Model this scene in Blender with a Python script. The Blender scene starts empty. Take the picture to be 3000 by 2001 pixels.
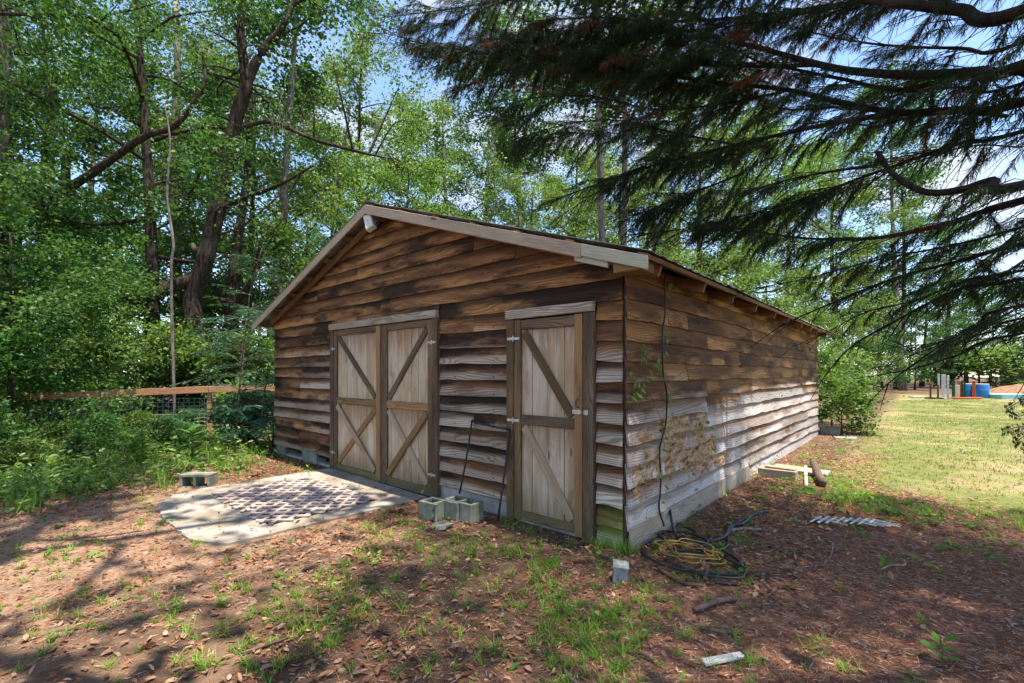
import bpy, bmesh, math, random
import numpy as np
from math import sin, cos, pi, radians, sqrt, exp

# ---------------------------------------------------------------- camera, world, sun, exposure
SC = bpy.context.scene
COL = SC.collection
CAM = np.array([1.8652, -3.5869, 1.5]); YAW = 0.7219; FPX = 1357.766; HZ = 1091.3
cam_data = bpy.data.cameras.new('camera'); cam = bpy.data.objects.new('camera', cam_data); COL.objects.link(cam)
cam.location = CAM; cam.rotation_euler = (pi/2, 0, YAW)
cam_data.sensor_width = 36; cam_data.lens = FPX/3000*36; cam_data.shift_y = (HZ-1000.5)/3000
cam_data.clip_start = 0.05; cam_data.clip_end = 600
SC.camera = cam
SUN_EL = 75.0
world = bpy.data.worlds.new('World'); SC.world = world; world.use_nodes = True
wn = world.node_tree; wn.nodes.clear()
sky = wn.nodes.new('ShaderNodeTexSky'); sky.sky_type = 'NISHITA'; sky.sun_disc = False
sky.sun_elevation = radians(SUN_EL); sky.sun_rotation = radians(90)
sky.air_density = 1.0; sky.dust_density = 0.5; sky.ozone_density = 3.0
bg = wn.nodes.new('ShaderNodeBackground'); bg.inputs['Strength'].default_value = 0.15
wo = wn.nodes.new('ShaderNodeOutputWorld')
tcw = wn.nodes.new('ShaderNodeTexCoord'); mpw = wn.nodes.new('ShaderNodeMapping'); mpw.inputs['Scale'].default_value = (1, 1, 2.2); mpw.inputs['Location'].default_value = (3.1, 1.4, 0)
ncl = wn.nodes.new('ShaderNodeTexNoise'); ncl.inputs['Scale'].default_value = 2.6; ncl.inputs['Detail'].default_value = 8; ncl.inputs['Roughness'].default_value = 0.6
mrc = wn.nodes.new('ShaderNodeMapRange'); mrc.interpolation_type = 'SMOOTHSTEP'; mrc.inputs[1].default_value = 0.50; mrc.inputs[2].default_value = 0.68; mrc.inputs[4].default_value = 0.85
mxc = wn.nodes.new('ShaderNodeMix'); mxc.data_type = 'RGBA'; mxc.inputs[7].default_value = (2.6, 2.7, 2.85, 1)
wn.links.new(tcw.outputs['Generated'], mpw.inputs['Vector']); wn.links.new(mpw.outputs[0], ncl.inputs['Vector']); wn.links.new(ncl.outputs[0], mrc.inputs[0])
wn.links.new(mrc.outputs[0], mxc.inputs[0]); wn.links.new(sky.outputs[0], mxc.inputs[6]); wn.links.new(mxc.outputs[2], bg.inputs['Color']); wn.links.new(bg.outputs[0], wo.inputs['Surface'])
sun_data = bpy.data.lights.new('sun', 'SUN'); sun_data.energy = 4.8; sun_data.angle = radians(0.55); sun_data.color = (1.0, 0.93, 0.81)
sun = bpy.data.objects.new('sun', sun_data); COL.objects.link(sun); sun.rotation_euler = (0, radians(90-SUN_EL), 0); sun.location = (8, 0, 30)
SC.view_settings.view_transform = 'Standard'; SC.view_settings.look = 'None'
SC.view_settings.exposure = 1.35; SC.view_settings.gamma = 1.0; SC.view_settings.use_curve_mapping = False
SC.cycles.use_denoising = True
SC.cycles.max_bounces = 4; SC.cycles.diffuse_bounces = 2; SC.cycles.debug_use_spatial_splits = True; SC.cycles.glossy_bounces = 2; SC.cycles.transmission_bounces = 3; SC.cycles.use_adaptive_sampling = True; SC.cycles.adaptive_threshold = 0.025
SC.cycles.caustics_reflective = False; SC.cycles.caustics_refractive = False

FW = np.array([-sin(YAW), cos(YAW), 0]); RT = np.array([cos(YAW), sin(YAW), 0]); UP = np.array([0, 0, 1.0])
def at(px, py, d):                       # a point d metres deep (photo pixels, used to read positions off the photo)
    return CAM + d*(FW + RT*(px-1500)/FPX + UP*(HZ-py)/FPX)
def dz(px2351, py2351, d):               # the same from the 2351-wide view
    return at(px2351*1.27605, py2351*1.27605, d)
def ground_at(px, py, z=0.0):
    d = (CAM[2]-z)*FPX/(py-HZ); return at(px, py, d)
def project(P):
    P = np.asarray(P, float); r = P-CAM; d = r@FW; d = np.where(np.abs(d) < 1e-6, 1e-6, d)
    return 1500+FPX*(r@RT)/d, HZ-FPX*r[..., 2]/d, d

# ---------------------------------------------------------------- material helper
class G:
    def __init__(s, name):
        s.m = bpy.data.materials.new(name); s.m.use_nodes = True; s.t = s.m.node_tree; s.t.nodes.clear()
        s.out = s.t.nodes.new('ShaderNodeOutputMaterial')
    def put(s, sock, v):
        if v is None: return
        if isinstance(v, bpy.types.NodeSocket): s.t.links.new(v, sock)
        else:
            if sock.type == 'RGBA' and len(v) == 3: v = (*v, 1)
            sock.default_value = v
    def node(s, ty, ins=None, **pr):
        n = s.t.nodes.new(ty)
        for k, v in pr.items(): setattr(n, k, v)
        for k, v in (ins or {}).items(): s.put(n.inputs[k], v)
        return n
    def math(s, op, a, b=None, clamp=False):
        n = s.node('ShaderNodeMath', {0: a}, operation=op, use_clamp=clamp)
        if b is not None: s.put(n.inputs[1], b)
        return n.outputs[0]
    def add(s, a, b): return s.math('ADD', a, b)
    def mul(s, a, b): return s.math('MULTIPLY', a, b)
    def mix(s, f, a, b, mode='MIX'):
        n = s.node('ShaderNodeMix', data_type='RGBA', blend_type=mode, clamp_factor=True)
        s.put(n.inputs[0], f); s.put(n.inputs[6], a); s.put(n.inputs[7], b); return n.outputs[2]
    def ss(s, v, a, b, c=0.0, d=1.0):
        n = s.node('ShaderNodeMapRange', interpolation_type='SMOOTHSTEP')
        for i, q in enumerate((v, a, b, c, d)): s.put(n.inputs[i], q)
        return n.outputs[0]
    def noise(s, vec, scale, detail=3, rough=0.55, dist=0.0):
        return s.node('ShaderNodeTexNoise', {'Vector': vec, 'Scale': scale, 'Detail': detail, 'Roughness': rough, 'Distortion': dist}).outputs[0]
    def voro(s, vec, scale, feature='F1', out=0):
        return s.node('ShaderNodeTexVoronoi', {'Vector': vec, 'Scale': scale}, feature=feature).outputs[out]
    def sep(s, v): n = s.node('ShaderNodeSeparateXYZ', {0: v}); return n.outputs[0], n.outputs[1], n.outputs[2]
    def comb(s, x, y, z): return s.node('ShaderNodeCombineXYZ', {0: x, 1: y, 2: z}).outputs[0]
    def pos(s): return s.node('ShaderNodeNewGeometry').outputs['Position']
    def obj(s): return s.node('ShaderNodeTexCoord').outputs['Object']
    def rnd(s): return s.node('ShaderNodeObjectInfo').outputs['Random']
    def attr(s, name): return s.node('ShaderNodeAttribute', attribute_name=name).outputs['Fac']
    def uv(s): return s.node('ShaderNodeUVMap', uv_map='UVMap').outputs[0]
    def bump(s, h, dist, st=1.0): return s.node('ShaderNodeBump', {'Height': h, 'Distance': dist, 'Strength': st}).outputs[0]
    def princ(s, col, rough=0.8, normal=None, spec=0.3, metal=0.0, **kw):
        n = s.node('ShaderNodeBsdfPrincipled', {'Base Color': col, 'Roughness': rough, 'Metallic': metal, 'Specular IOR Level': spec})
        if normal is not None: s.put(n.inputs['Normal'], normal)
        for k, v in kw.items(): s.put(n.inputs[k], v)
        return n.outputs[0]
    def done(s, shader): s.t.links.new(shader, s.out.inputs['Surface']); return s.m

def scalevec(g, v, x, y, z):
    return g.node('ShaderNodeVectorMath', {0: v, 1: (x, y, z)}, operation='MULTIPLY').outputs[0]

def wood_coords(g):
    u, v, _ = g.sep(g.uv()); off = g.mul(g.rnd(), 61.7)
    kn = g.voro(g.comb(g.mul(u, 1.15), g.mul(v, 5.2), off), 1.0)
    near = g.ss(kn, 0.05, 0.42, 1.0, 0.0)
    w = g.noise(g.comb(g.mul(u, 0.55), g.mul(v, 3.2), off), 1.0, 2, 0.5)
    ph = g.add(g.add(g.mul(v, 46.0), g.mul(w, 15.0)), g.mul(near, 2.6))
    ring = g.add(g.mul(g.math('SINE', g.mul(ph, 6.2832)), 0.5), 0.5)
    fib = g.noise(g.comb(g.mul(u, 3.0), g.mul(v, 170.0), off), 1.0, 3, 0.6)
    knot = g.ss(kn, 0.045, 0.085, 1.0, 0.0)
    low = g.noise(g.comb(g.mul(u, 0.9), g.mul(v, 4.5), g.add(off, 9.0)), 1.0, 4, 0.6)
    return u, v, off, ring, fib, knot, low

def wood_mat(name, light, mid, dark, ringk=0.5, lowpos=(0.42, 0.66), rough=0.85, stain=0.5, algae=False):
    g = G(name); u, v, off, ring, fib, knot, low = wood_coords(g)
    c = g.mix(g.ss(low, lowpos[0]-0.14, lowpos[1]), light, mid)
    c = g.mix(g.mul(g.ss(ring, 0.35, 0.95), ringk), c, dark)
    c = g.mix(g.mul(g.ss(fib, 0.5, 0.75), 0.45), c, dark)
    st = g.noise(g.comb(g.mul(u, 1.7), g.mul(v, 5.0), g.add(off, 31.0)), 1.0, 4, 0.65)
    c = g.mix(g.mul(g.ss(st, 0.52, 0.7), stain), c, dark)
    c = g.mix(g.mul(knot, 0.85), c, (0.09, 0.035, 0.012))
    px, py, pz = g.sep(g.pos())
    if name.startswith('door_plank'):
        s1 = g.noise(g.comb(g.mul(u, 1.4), g.mul(v, 26.0), g.add(off, 5.0)), 1.0, 4, 0.6)
        for a0, a1 in ((1.62, 2.02), (0.6, 1.02), (0.42, 0.04)):
            m_ = g.mul(g.ss(g.add(u, g.mul(g.add(s1, -0.5), 0.7)), a0, a1), g.ss(u, 1.05, 1.0) if a0 == 0.6 else 1.0)
            c = g.mix(g.mul(m_, 0.62), c, (0.19, 0.10, 0.045))
        c = g.mix(g.mul(g.ss(s1, 0.56, 0.70), 0.4), c, (0.24, 0.20, 0.165))
    if algae:
        a = g.noise(g.pos(), 3.0, 3)
        c = g.mix(g.mul(g.ss(g.add(pz, g.mul(a, 0.35)), 0.24, 0.55, 1.0, 0.0), 0.28), c, (0.13, 0.15, 0.055))
    h = g.add(g.mul(ring, -0.5), g.add(g.mul(fib, -0.8), g.mul(knot, 0.4)))
    return g.done(g.princ(c, rough, g.bump(h, 0.004, 0.8), 0.2))

def siding_mat(name, side):
    g = G(name); u, v, off, ring, fib, knot, low = wood_coords(g); rr = g.rnd()
    x, y, z = g.sep(g.pos())
    brown, orange, black = (0.15, 0.066, 0.028), (0.46, 0.225, 0.08), (0.012, 0.008, 0.006)
    grey = (0.56, 0.505, 0.47) if side else (0.52, 0.43, 0.335)
    blotch = g.noise(g.comb(g.mul(u, 0.6), g.mul(v, 2.2), g.add(off, 3.0)), 1.0, 5, 0.65)
    c = g.mix(g.ss(low, 0.38, 0.62), brown, orange)
    c = g.mix(g.mul(g.ss(blotch, 0.46, 0.58), 0.7 if side else 0.92), c, black)
    # sun and rain bleach the exposed lower half of every board, more towards the ground
    if side:
        wz = g.ss(z, 1.75, 0.75, -0.65, 0.75)
    else:
        wz = g.ss(z, 2.35, 1.55, -1.0, 0.26)
    wv = g.ss(v, 0.17, 0.03, -0.8, 0.55)
    wv = g.mul(wv, g.ss(z, 0.9, 1.5, 0.35, 1.0)) if side else wv
    r2 = g.math('FRACT', g.mul(rr, 17.3)); wide = g.noise(g.comb(g.mul(u, 0.45), g.mul(v, 7.0), g.add(off, 17.0)), 1.0, 4, 0.6)
    w = g.add(g.add(wz, g.mul(wv, g.add(0.45, g.mul(r2, 0.55)))), g.add(g.add(g.mul(g.add(low, -0.5), 1.6), g.mul(g.add(wide, -0.5), 1.3)), g.mul(g.add(rr, -0.5), 0.75 if side else 0.8)))
    if not side: w = g.add(w, g.ss(x, -4.6, -6.4, 0.0, -0.28))  # left end browner: less weathered, plus shade put into the colour
    gcol = g.mix(g.ss(g.add(blotch, g.mul(g.add(r2, -0.5), 0.3)), 0.35, 0.68), grey, g.mix(0.55, grey, (0.20, 0.105, 0.05)))
    c = g.mix(g.ss(w, 0.0, 0.75), c, gcol)
    tone = g.add(0.74, g.mul(g.math('FRACT', g.mul(rr, 41.7)), 0.5)); c = g.mix(1.0, c, g.comb(tone, tone, tone), 'MULTIPLY')
    c = g.mix(g.mul(g.ss(ring, 0.4, 0.95), g.ss(z, 0.5, 1.6, 0.26, 0.5) if side else 0.5), c, (0.045, 0.028, 0.018))
    c = g.mix(g.mul(g.ss(fib, 0.5, 0.72), 0.4), c, (0.035, 0.024, 0.017))
    # dirt and mildew kept under the lap of the next board
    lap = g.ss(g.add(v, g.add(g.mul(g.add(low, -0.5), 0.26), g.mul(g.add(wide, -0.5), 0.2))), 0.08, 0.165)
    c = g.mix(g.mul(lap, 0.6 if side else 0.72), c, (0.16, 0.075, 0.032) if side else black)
    crack = g.noise(g.comb(g.mul(u, 0.7), g.mul(v, 60.0), g.add(off, 44.0)), 1.0, 3, 0.6); ck = g.ss(crack, 0.66, 0.70)
    c = g.mix(g.mul(ck, 0.9), c, (0.01, 0.008, 0.006))
    un = g.mul(g.add(g.math('FRACT', g.mul(u, 1.6393)), -0.5), 0.61); vn = g.add(v, -0.035); nd = g.math('SQRT', g.add(g.mul(un, un), g.mul(vn, vn)))
    c = g.mix(g.mul(g.ss(nd, 0.007, 0.012, 1.0, 0.0), 0.85), c, (0.012, 0.008, 0.006))
    c = g.mix(g.mul(knot, 0.8), c, g.mix(rr, (0.26, 0.10, 0.02), (0.04, 0.018, 0.008)))
    h = g.add(g.mul(ring, -0.5), g.add(g.mul(fib, -0.9), g.mul(knot, 0.5)))
    if side:
        # old mud and rot crust, flaking, low on the near end of the wall
        n1 = g.add(g.noise(g.pos(), 3.2, 7, 0.72), g.mul(g.add(g.math('FRACT', g.mul(rr, 29.1)), -0.5), 0.2))
        ey = g.mul(g.add(y, -1.25), 0.72); ez = g.mul(g.add(z, -0.62), 2.3)
        e = g.math('SQRT', g.add(g.mul(ey, ey), g.mul(ez, ez)))
        rot = g.ss(g.add(g.mul(e, 0.24), n1), 0.64, 0.685, 1.0, 0.0)
        n2 = g.noise(scalevec(g, g.pos(), 1, 3.2, 10), 1.6, 6, 0.72)
        rc = g.mix(g.ss(n2, 0.42, 0.6), (0.27, 0.14, 0.045), (0.46, 0.30, 0.20))
        rc = g.mix(g.ss(n2, 0.44, 0.36), rc, (0.035, 0.022, 0.015))
        c = g.mix(rot, c, rc); h = g.add(h, g.mul(rot, g.add(g.mul(n2, 4.0), -3.5)))
        # pale cobweb drips
        cw = g.noise(g.comb(g.mul(y, 5.0), g.mul(z, 0.9), 4.0), 1.0, 4, 0.7)
        c = g.mix(g.mul(g.mul(g.ss(cw, 0.60, 0.74), g.ss(y, 1.0, 4.5)), 0.5), c, (0.5, 0.46, 0.44))
    else:
        a = g.noise(g.pos(), 4.0, 3)
        al = g.mul(g.ss(g.add(z, g.mul(a, 0.5)), 0.35, 0.75, 1.0, 0.0), g.ss(x, -0.42, -0.1))
        c = g.mix(g.mul(al, 0.45), c, (0.17, 0.24, 0.03))
    return g.done(g.princ(c, 0.88, g.bump(h, 0.004, 0.9), 0.2))

def plain(name, col, rough=0.8, var=0.25, scale=6.0, bump=0.003, metal=0.0, spec=0.3, dark=None):
    g = G(name); n = g.noise(g.obj(), scale, 5, 0.65); n2 = g.noise(g.obj(), scale*7, 3, 0.6)
    dk = dark or tuple(q*(1-var*1.6) for q in col)
    c = g.mix(g.ss(n, 0.35, 0.65), dk, col); c = g.mix(g.mul(g.ss(n2, 0.5, 0.7), var), c, dk)
    return g.done(g.princ(c, rough, g.bump(n2, bump, 0.6) if bump else None, spec, metal))

def leaf_mat(name, c1, c2, c3, trans=0.4, rough=0.5, spec=0.35, tint=(1.25, 1.2, 0.45)):
    g = G(name); r = g.attr('rnd'); o = g.rnd()
    c = g.mix(g.ss(r, 0.0, 0.55), c1, c2); c = g.mix(g.ss(r, 0.6, 1.0), c, c3)
    hsv = g.node('ShaderNodeHueSaturation', {'Color': c, 'Value': g.add(0.8, g.mul(o, 0.4)), 'Hue': g.add(0.488, g.mul(o, 0.022))}).outputs[0]
    pr = g.princ(hsv, rough, None, spec)
    tc = g.mix(1.0, hsv, tint, 'MULTIPLY')
    tr = g.node('ShaderNodeBsdfTranslucent', {'Color': tc}).outputs[0]
    return g.done(g.node('ShaderNodeMixShader', {0: trans, 1: pr, 2: tr}).outputs[0])

def bark_mat(name, c1, c2, vs=1.0):
    g = G(name); P = scalevec(g, g.obj(), 1, 1, 0.22)
    n = g.noise(P, 22*vs, 5, 0.7); m = g.noise(g.obj(), 1.7, 4); c = g.mix(g.ss(n, 0.36, 0.62), c2, c1)
    c = g.mix(g.mul(g.ss(m, 0.5, 0.68), 0.55), c, (c1[0]*1.5+0.03, c1[1]*1.6+0.035, c1[2]*1.55+0.03))
    return g.done(g.princ(c, 0.92, g.bump(n, 0.03, 0.9), 0.15))

M = {}
M['front'] = siding_mat('front_siding_wood', False)
M['side'] = siding_mat('side_siding_wood', True)
M['stile'] = wood_mat('door_stile_wood', (0.27, 0.17, 0.085), (0.13, 0.075, 0.036), (0.022, 0.015, 0.011), 0.45, (0.40, 0.60), stain=0.75, algae=True)
M['stile_dark'] = wood_mat('dark_stile_wood', (0.22, 0.145, 0.085), (0.10, 0.066, 0.043), (0.02, 0.014, 0.010), 0.5, stain=0.6)
M['stile_warm'] = wood_mat('warm_stile_wood', (0.36, 0.195, 0.08), (0.24, 0.13, 0.055), (0.06, 0.035, 0.018), 0.35, stain=0.4, algae=True)
M['plank'] = wood_mat('door_plank_wood', (0.58, 0.48, 0.365), (0.43, 0.29, 0.165), (0.22, 0.125, 0.06), 0.18, (0.45, 0.70), stain=0.6, algae=True)
M['pale'] = wood_mat('pale_header_wood', (0.50, 0.425, 0.335), (0.33, 0.26, 0.185), (0.09, 0.065, 0.045), 0.65, stain=0.65)
M['brace'] = wood_mat('tan_brace_wood', (0.46, 0.335, 0.22), (0.34, 0.225, 0.135), (0.12, 0.08, 0.05), 0.25, stain=0.35, algae=True)
M['fascia'] = wood_mat('fascia_wood', (0.40, 0.315, 0.225), (0.29, 0.21, 0.14), (0.10, 0.075, 0.055), 0.12, (0.5, 0.8), stain=0.3)
M['fascia_green'] = wood_mat('mossy_fascia_wood', (0.42, 0.40, 0.29), (0.33, 0.31, 0.21), (0.10, 0.085, 0.05), 0.12, (0.5, 0.8), stain=0.4)
M['rafter'] = wood_mat('rafter_wood', (0.30, 0.165, 0.075), (0.19, 0.10, 0.045), (0.04, 0.024, 0.015), 0.3, stain=0.5)
M['fence'] = wood_mat('fence_cedar_wood', (0.50, 0.27, 0.15), (0.37, 0.18, 0.095), (0.17, 0.09, 0.05), 0.3, stain=0.5)
M['timber'] = wood_mat('grey_timber_wood', (0.42, 0.36, 0.29), (0.33, 0.26, 0.19), (0.14, 0.10, 0.07), 0.3, stain=0.4)
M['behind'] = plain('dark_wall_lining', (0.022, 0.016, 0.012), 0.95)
M['tin'] = plain('weathered_roof_metal', (0.36, 0.39, 0.40), 0.45, 0.3, 3.0, 0.0, 0.6, 0.5, (0.22, 0.15, 0.10))
M['conc'] = plain('old_concrete', (0.42, 0.39, 0.34), 0.92, 0.25, 2.2, 0.004)
M['slab'] = plain('slab_concrete', (0.36, 0.315, 0.26), 0.92, 0.3, 1.8, 0.006, dark=(0.20, 0.165, 0.125))
M['block'] = plain('cinder_block_concrete', (0.25, 0.255, 0.215), 0.95, 0.3, 7.0, 0.006, dark=(0.14, 0.15, 0.105))
M['lattice'] = plain('lattice_wood', (0.54, 0.42, 0.36), 0.9, 0.25, 5.0, 0.003)
M['black'] = plain('black_steel', (0.018, 0.018, 0.02), 0.5, 0.3, 20, 0.002)
M['hose'] = plain('black_hose_rubber', (0.03, 0.032, 0.036), 0.4, 0.3, 9, 0.0)
M['cord'] = plain('yellow_cord_plastic', (0.45, 0.27, 0.07), 0.6, 0.35, 12, 0.0)
M['rust'] = plain('rusty_pipe_metal', (0.17, 0.085, 0.055), 0.8, 0.4, 14, 0.003)
M['galv'] = plain('galvanised_steel', (0.50, 0.50, 0.48), 0.45, 0.25, 25, 0.001, 0.6, 0.5)
M['lamp'] = plain('floodlight_housing_paint', (0.55, 0.53, 0.46), 0.5, 0.12, 9, 0.0)
M['lens'] = plain('floodlight_lens_plastic', (0.62, 0.61, 0.55), 0.25, 0.08, 9, 0.0)
M['white'] = plain('white_plastic', (0.60, 0.58, 0.53), 0.6, 0.2, 14, 0.0)
M['grey'] = plain('grey_plastic', (0.30, 0.31, 0.30), 0.6, 0.25, 18, 0.001)
M['blue'] = plain('blue_barrel_plastic', (0.022, 0.17, 0.46), 0.45, 0.12, 4, 0.0)
M['orange'] = plain('orange_paint', (0.50, 0.10, 0.025), 0.7, 0.2, 8, 0.0)
M['green'] = plain('dark_green_paint', (0.012, 0.075, 0.05), 0.7, 0.2, 8, 0.0)
M['cream'] = plain('cream_paint', (0.68, 0.62, 0.42), 0.7, 0.1, 8, 0.0)
M['pool'] = plain('pale_blue_liner', (0.30, 0.62, 0.66), 0.5, 0.1, 2, 0.0)
M['fgrey'] = plain('far_fence_wood', (0.16, 0.165, 0.17), 0.9, 0.3, 3, 0.0)
M['fdark'] = plain('far_dark_fence', (0.045, 0.05, 0.07), 0.9, 0.3, 3, 0.0)
M['mulch'] = plain('mulch_bark', (0.34, 0.18, 0.095), 0.95, 0.4, 9, 0.03)
M['wire'] = plain('fence_wire', (0.34, 0.35, 0.36), 0.5, 0.1, 9, 0.0, 0.5)
M['bark'] = bark_mat('dark_oak_bark', (0.055, 0.039, 0.027), (0.014, 0.010, 0.008))
M['bark_grey'] = bark_mat('grey_pine_bark', (0.20, 0.17, 0.145), (0.075, 0.058, 0.048), 0.7)
M['bark_red'] = bark_mat('conifer_bark', (0.032, 0.022, 0.016), (0.010, 0.007, 0.006), 1.4)
M['stick'] = plain('dead_stick_bark', (0.16, 0.105, 0.08), 0.9, 0.4, 14, 0.003)
M['root'] = plain('pale_dead_twig', (0.34, 0.27, 0.21), 0.9, 0.3, 14, 0.002)
M['oak'] = leaf_mat('oak_leaf', (0.026, 0.082, 0.016), (0.056, 0.14, 0.03), (0.15, 0.24, 0.07), 0.44, 0.5, 0.28, (1.15, 1.2, 0.6))
M['gum'] = leaf_mat('gum_leaf', (0.06, 0.125, 0.024), (0.125, 0.205, 0.045), (0.27, 0.35, 0.12), 0.46, 0.5, 0.28, (1.15, 1.18, 0.6))
M['dark'] = leaf_mat('holly_leaf', (0.018, 0.062, 0.014), (0.034, 0.10, 0.02), (0.065, 0.15, 0.03), 0.33, 0.32, 0.5)
M['blueg'] = leaf_mat('bluegreen_leaf', (0.026, 0.085, 0.042), (0.045, 0.125, 0.06), (0.085, 0.17, 0.085), 0.35, 0.45, 0.45, (1.0, 1.15, 0.7))
M['conifer'] = leaf_mat('conifer_needle', (0.012, 0.026, 0.008), (0.020, 0.041, 0.011), (0.042, 0.055, 0.016), 0.18, 0.6, 0.2)
M['conifer_dead'] = leaf_mat('dead_conifer_needle', (0.10, 0.035, 0.012), (0.15, 0.055, 0.018), (0.19, 0.08, 0.03), 0.25, 0.7, 0.15, (1.1, 0.9, 0.6))
M['grass'] = leaf_mat('grass_blade', (0.10, 0.22, 0.022), (0.15, 0.30, 0.03), (0.26, 0.38, 0.06), 0.4, 0.5, 0.3)
M['lawn'] = leaf_mat('lawn_blade', (0.095, 0.14, 0.028), (0.15, 0.175, 0.045), (0.28, 0.23, 0.105), 0.35, 0.6, 0.2)
M['weed'] = leaf_mat('weed_leaf', (0.075, 0.20, 0.022), (0.13, 0.28, 0.03), (0.24, 0.36, 0.05), 0.45)
M['litter'] = leaf_mat('fallen_leaf', (0.15, 0.058, 0.025), (0.28, 0.13, 0.062), (0.41, 0.265, 0.17), 0.12, 0.75, 0.15, (1.1, 0.85, 0.6))
M['needles'] = leaf_mat('fallen_needles', (0.28, 0.10, 0.045), (0.41, 0.20, 0.11), (0.56, 0.40, 0.29), 0.05, 0.8, 0.15, (1, .8, .6))
M['moss'] = leaf_mat('hanging_moss', (0.13, 0.14, 0.11), (0.18, 0.19, 0.15), (0.25, 0.26, 0.21), 0.3, 0.8, 0.1, (1, 1, .9))

def ground_mat():
    g = G('forest_ground'); P = g.pos(); x, y, z = g.sep(P)
    n0 = g.noise(P, 0.45, 4, 0.6); n1 = g.noise(P, 2.3, 6, 0.68); n2 = g.noise(P, 24, 4, 0.65); n3 = g.noise(P, 95, 3, 0.6)
    dirt = g.mix(g.ss(n1, 0.36, 0.64), (0.07, 0.042, 0.025), (0.165, 0.10, 0.064))
    dirt = g.mix(g.mul(g.ss(n2, 0.5, 0.68), 0.6), dirt, (0.075, 0.046, 0.03))
    dirt = g.mix(g.mul(g.ss(n3, 0.55, 0.72), 0.45), dirt, (0.30, 0.215, 0.155))
    # bare sandy soil in the open yard before the slab
    sand = g.mul(g.ss(g.add(x, g.mul(g.add(n1, -0.5), 2.2)), -0.9, -2.6), g.ss(g.add(y, g.mul(g.add(n0, -0.5), 2.0)), -0.6, -1.6))
    dirt = g.mix(g.mul(sand, g.ss(n1, 0.3, 0.62, 0.25, 0.8)), dirt, (0.32, 0.215, 0.145))
    moss = g.mul(g.ss(n0, 0.52, 0.64), g.ss(n1, 0.45, 0.6))
    dirt = g.mix(g.mul(g.mul(moss, g.ss(x, 0.2, -0.8)), 0.55), dirt, (0.12, 0.14, 0.035))
    # red-brown needle duff under the conifer
    duff = g.mul(g.ss(g.add(x, g.mul(g.add(n0, -0.5), 3)), -0.3, 1.2), g.ss(y, 4.2, 2.8))
    dcol = g.mix(g.ss(n2, 0.4, 0.62), (0.125, 0.060, 0.038), (0.23, 0.13, 0.088))
    dirt = g.mix(g.mul(duff, 0.85), dirt, dcol)
    lawn = g.mix(g.ss(n1, 0.36, 0.62), (0.155, 0.165, 0.046), (0.10, 0.135, 0.03))
    lawn = g.mix(g.ss(n0, 0.46, 0.64), lawn, (0.29, 0.24, 0.11))
    lawn = g.mix(g.mul(g.ss(n1, 0.50, 0.64), 0.7), lawn, (0.30, 0.20, 0.13))
    n4 = g.noise(P, 0.8, 5, 0.62); lawn = g.mix(g.mul(g.ss(n4, 0.53, 0.66), 0.75), lawn, (0.27, 0.185, 0.12))
    lawn = g.mix(g.mul(g.ss(n2, 0.46, 0.66), 0.3), lawn, (0.10, 0.17, 0.03))
    edge = g.add(g.add(g.mul(x, 0.45), y), g.mul(g.add(n1, -0.5), 1.5))
    f = g.mul(g.ss(edge, 4.0, 5.4), g.mul(g.ss(g.add(x, g.mul(n1, 1.2)), 1.0, 1.9), g.ss(y, 41.0, 38.0)))
    c = g.mix(f, dirt, lawn)
    h = g.add(g.mul(n1, 0.6), g.add(g.mul(n2, 0.5), g.mul(n3, 0.25)))
    return g.done(g.princ(c, 0.95, g.bump(h, 0.04, 0.8), 0.12))
M['ground'] = ground_mat()

# ---------------------------------------------------------------- object helpers
def tag(o, label=None, cat=None, group=None, kind=None):
    for k, v in (('label', label), ('category', cat), ('group', group), ('kind', kind)):
        if v: o[k] = v
    return o
def empty(name, loc=(0, 0, 0), rz=0.0, parent=None, scale=1.0):
    o = bpy.data.objects.new(name, None); COL.objects.link(o); o.location = loc; o.rotation_euler = (0, 0, rz); o.scale = (scale,)*3
    o.empty_display_size = 0.2
    if parent: o.parent = parent
    return o
def link(name, me, mat, parent=None):
    o = bpy.data.objects.new(name, me); COL.objects.link(o)
    if mat is not None and not me.materials: me.materials.append(mat)
    if parent: o.parent = parent
    return o
def npmesh(name, V, F, rnd=None, smooth=False):
    """V (n,3), F (m,k) all faces with the same corner count; rnd: one value per face"""
    V = np.asarray(V, np.float32); F = np.asarray(F, np.int32); m, k = F.shape
    me = bpy.data.meshes.new(name); me.vertices.add(len(V)); me.vertices.foreach_set('co', V.ravel())
    me.loops.add(m*k); me.loops.foreach_set('vertex_index', F.ravel())
    me.polygons.add(m); me.polygons.foreach_set('loop_start', np.arange(0, m*k, k, dtype=np.int32))
    if smooth: me.polygons.foreach_set('use_smooth', np.ones(m, bool))
    if rnd is not None:
        a = me.attributes.new('rnd', 'FLOAT', 'FACE'); a.data.foreach_set('value', np.asarray(rnd, np.float32))
    me.update(); return me

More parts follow.
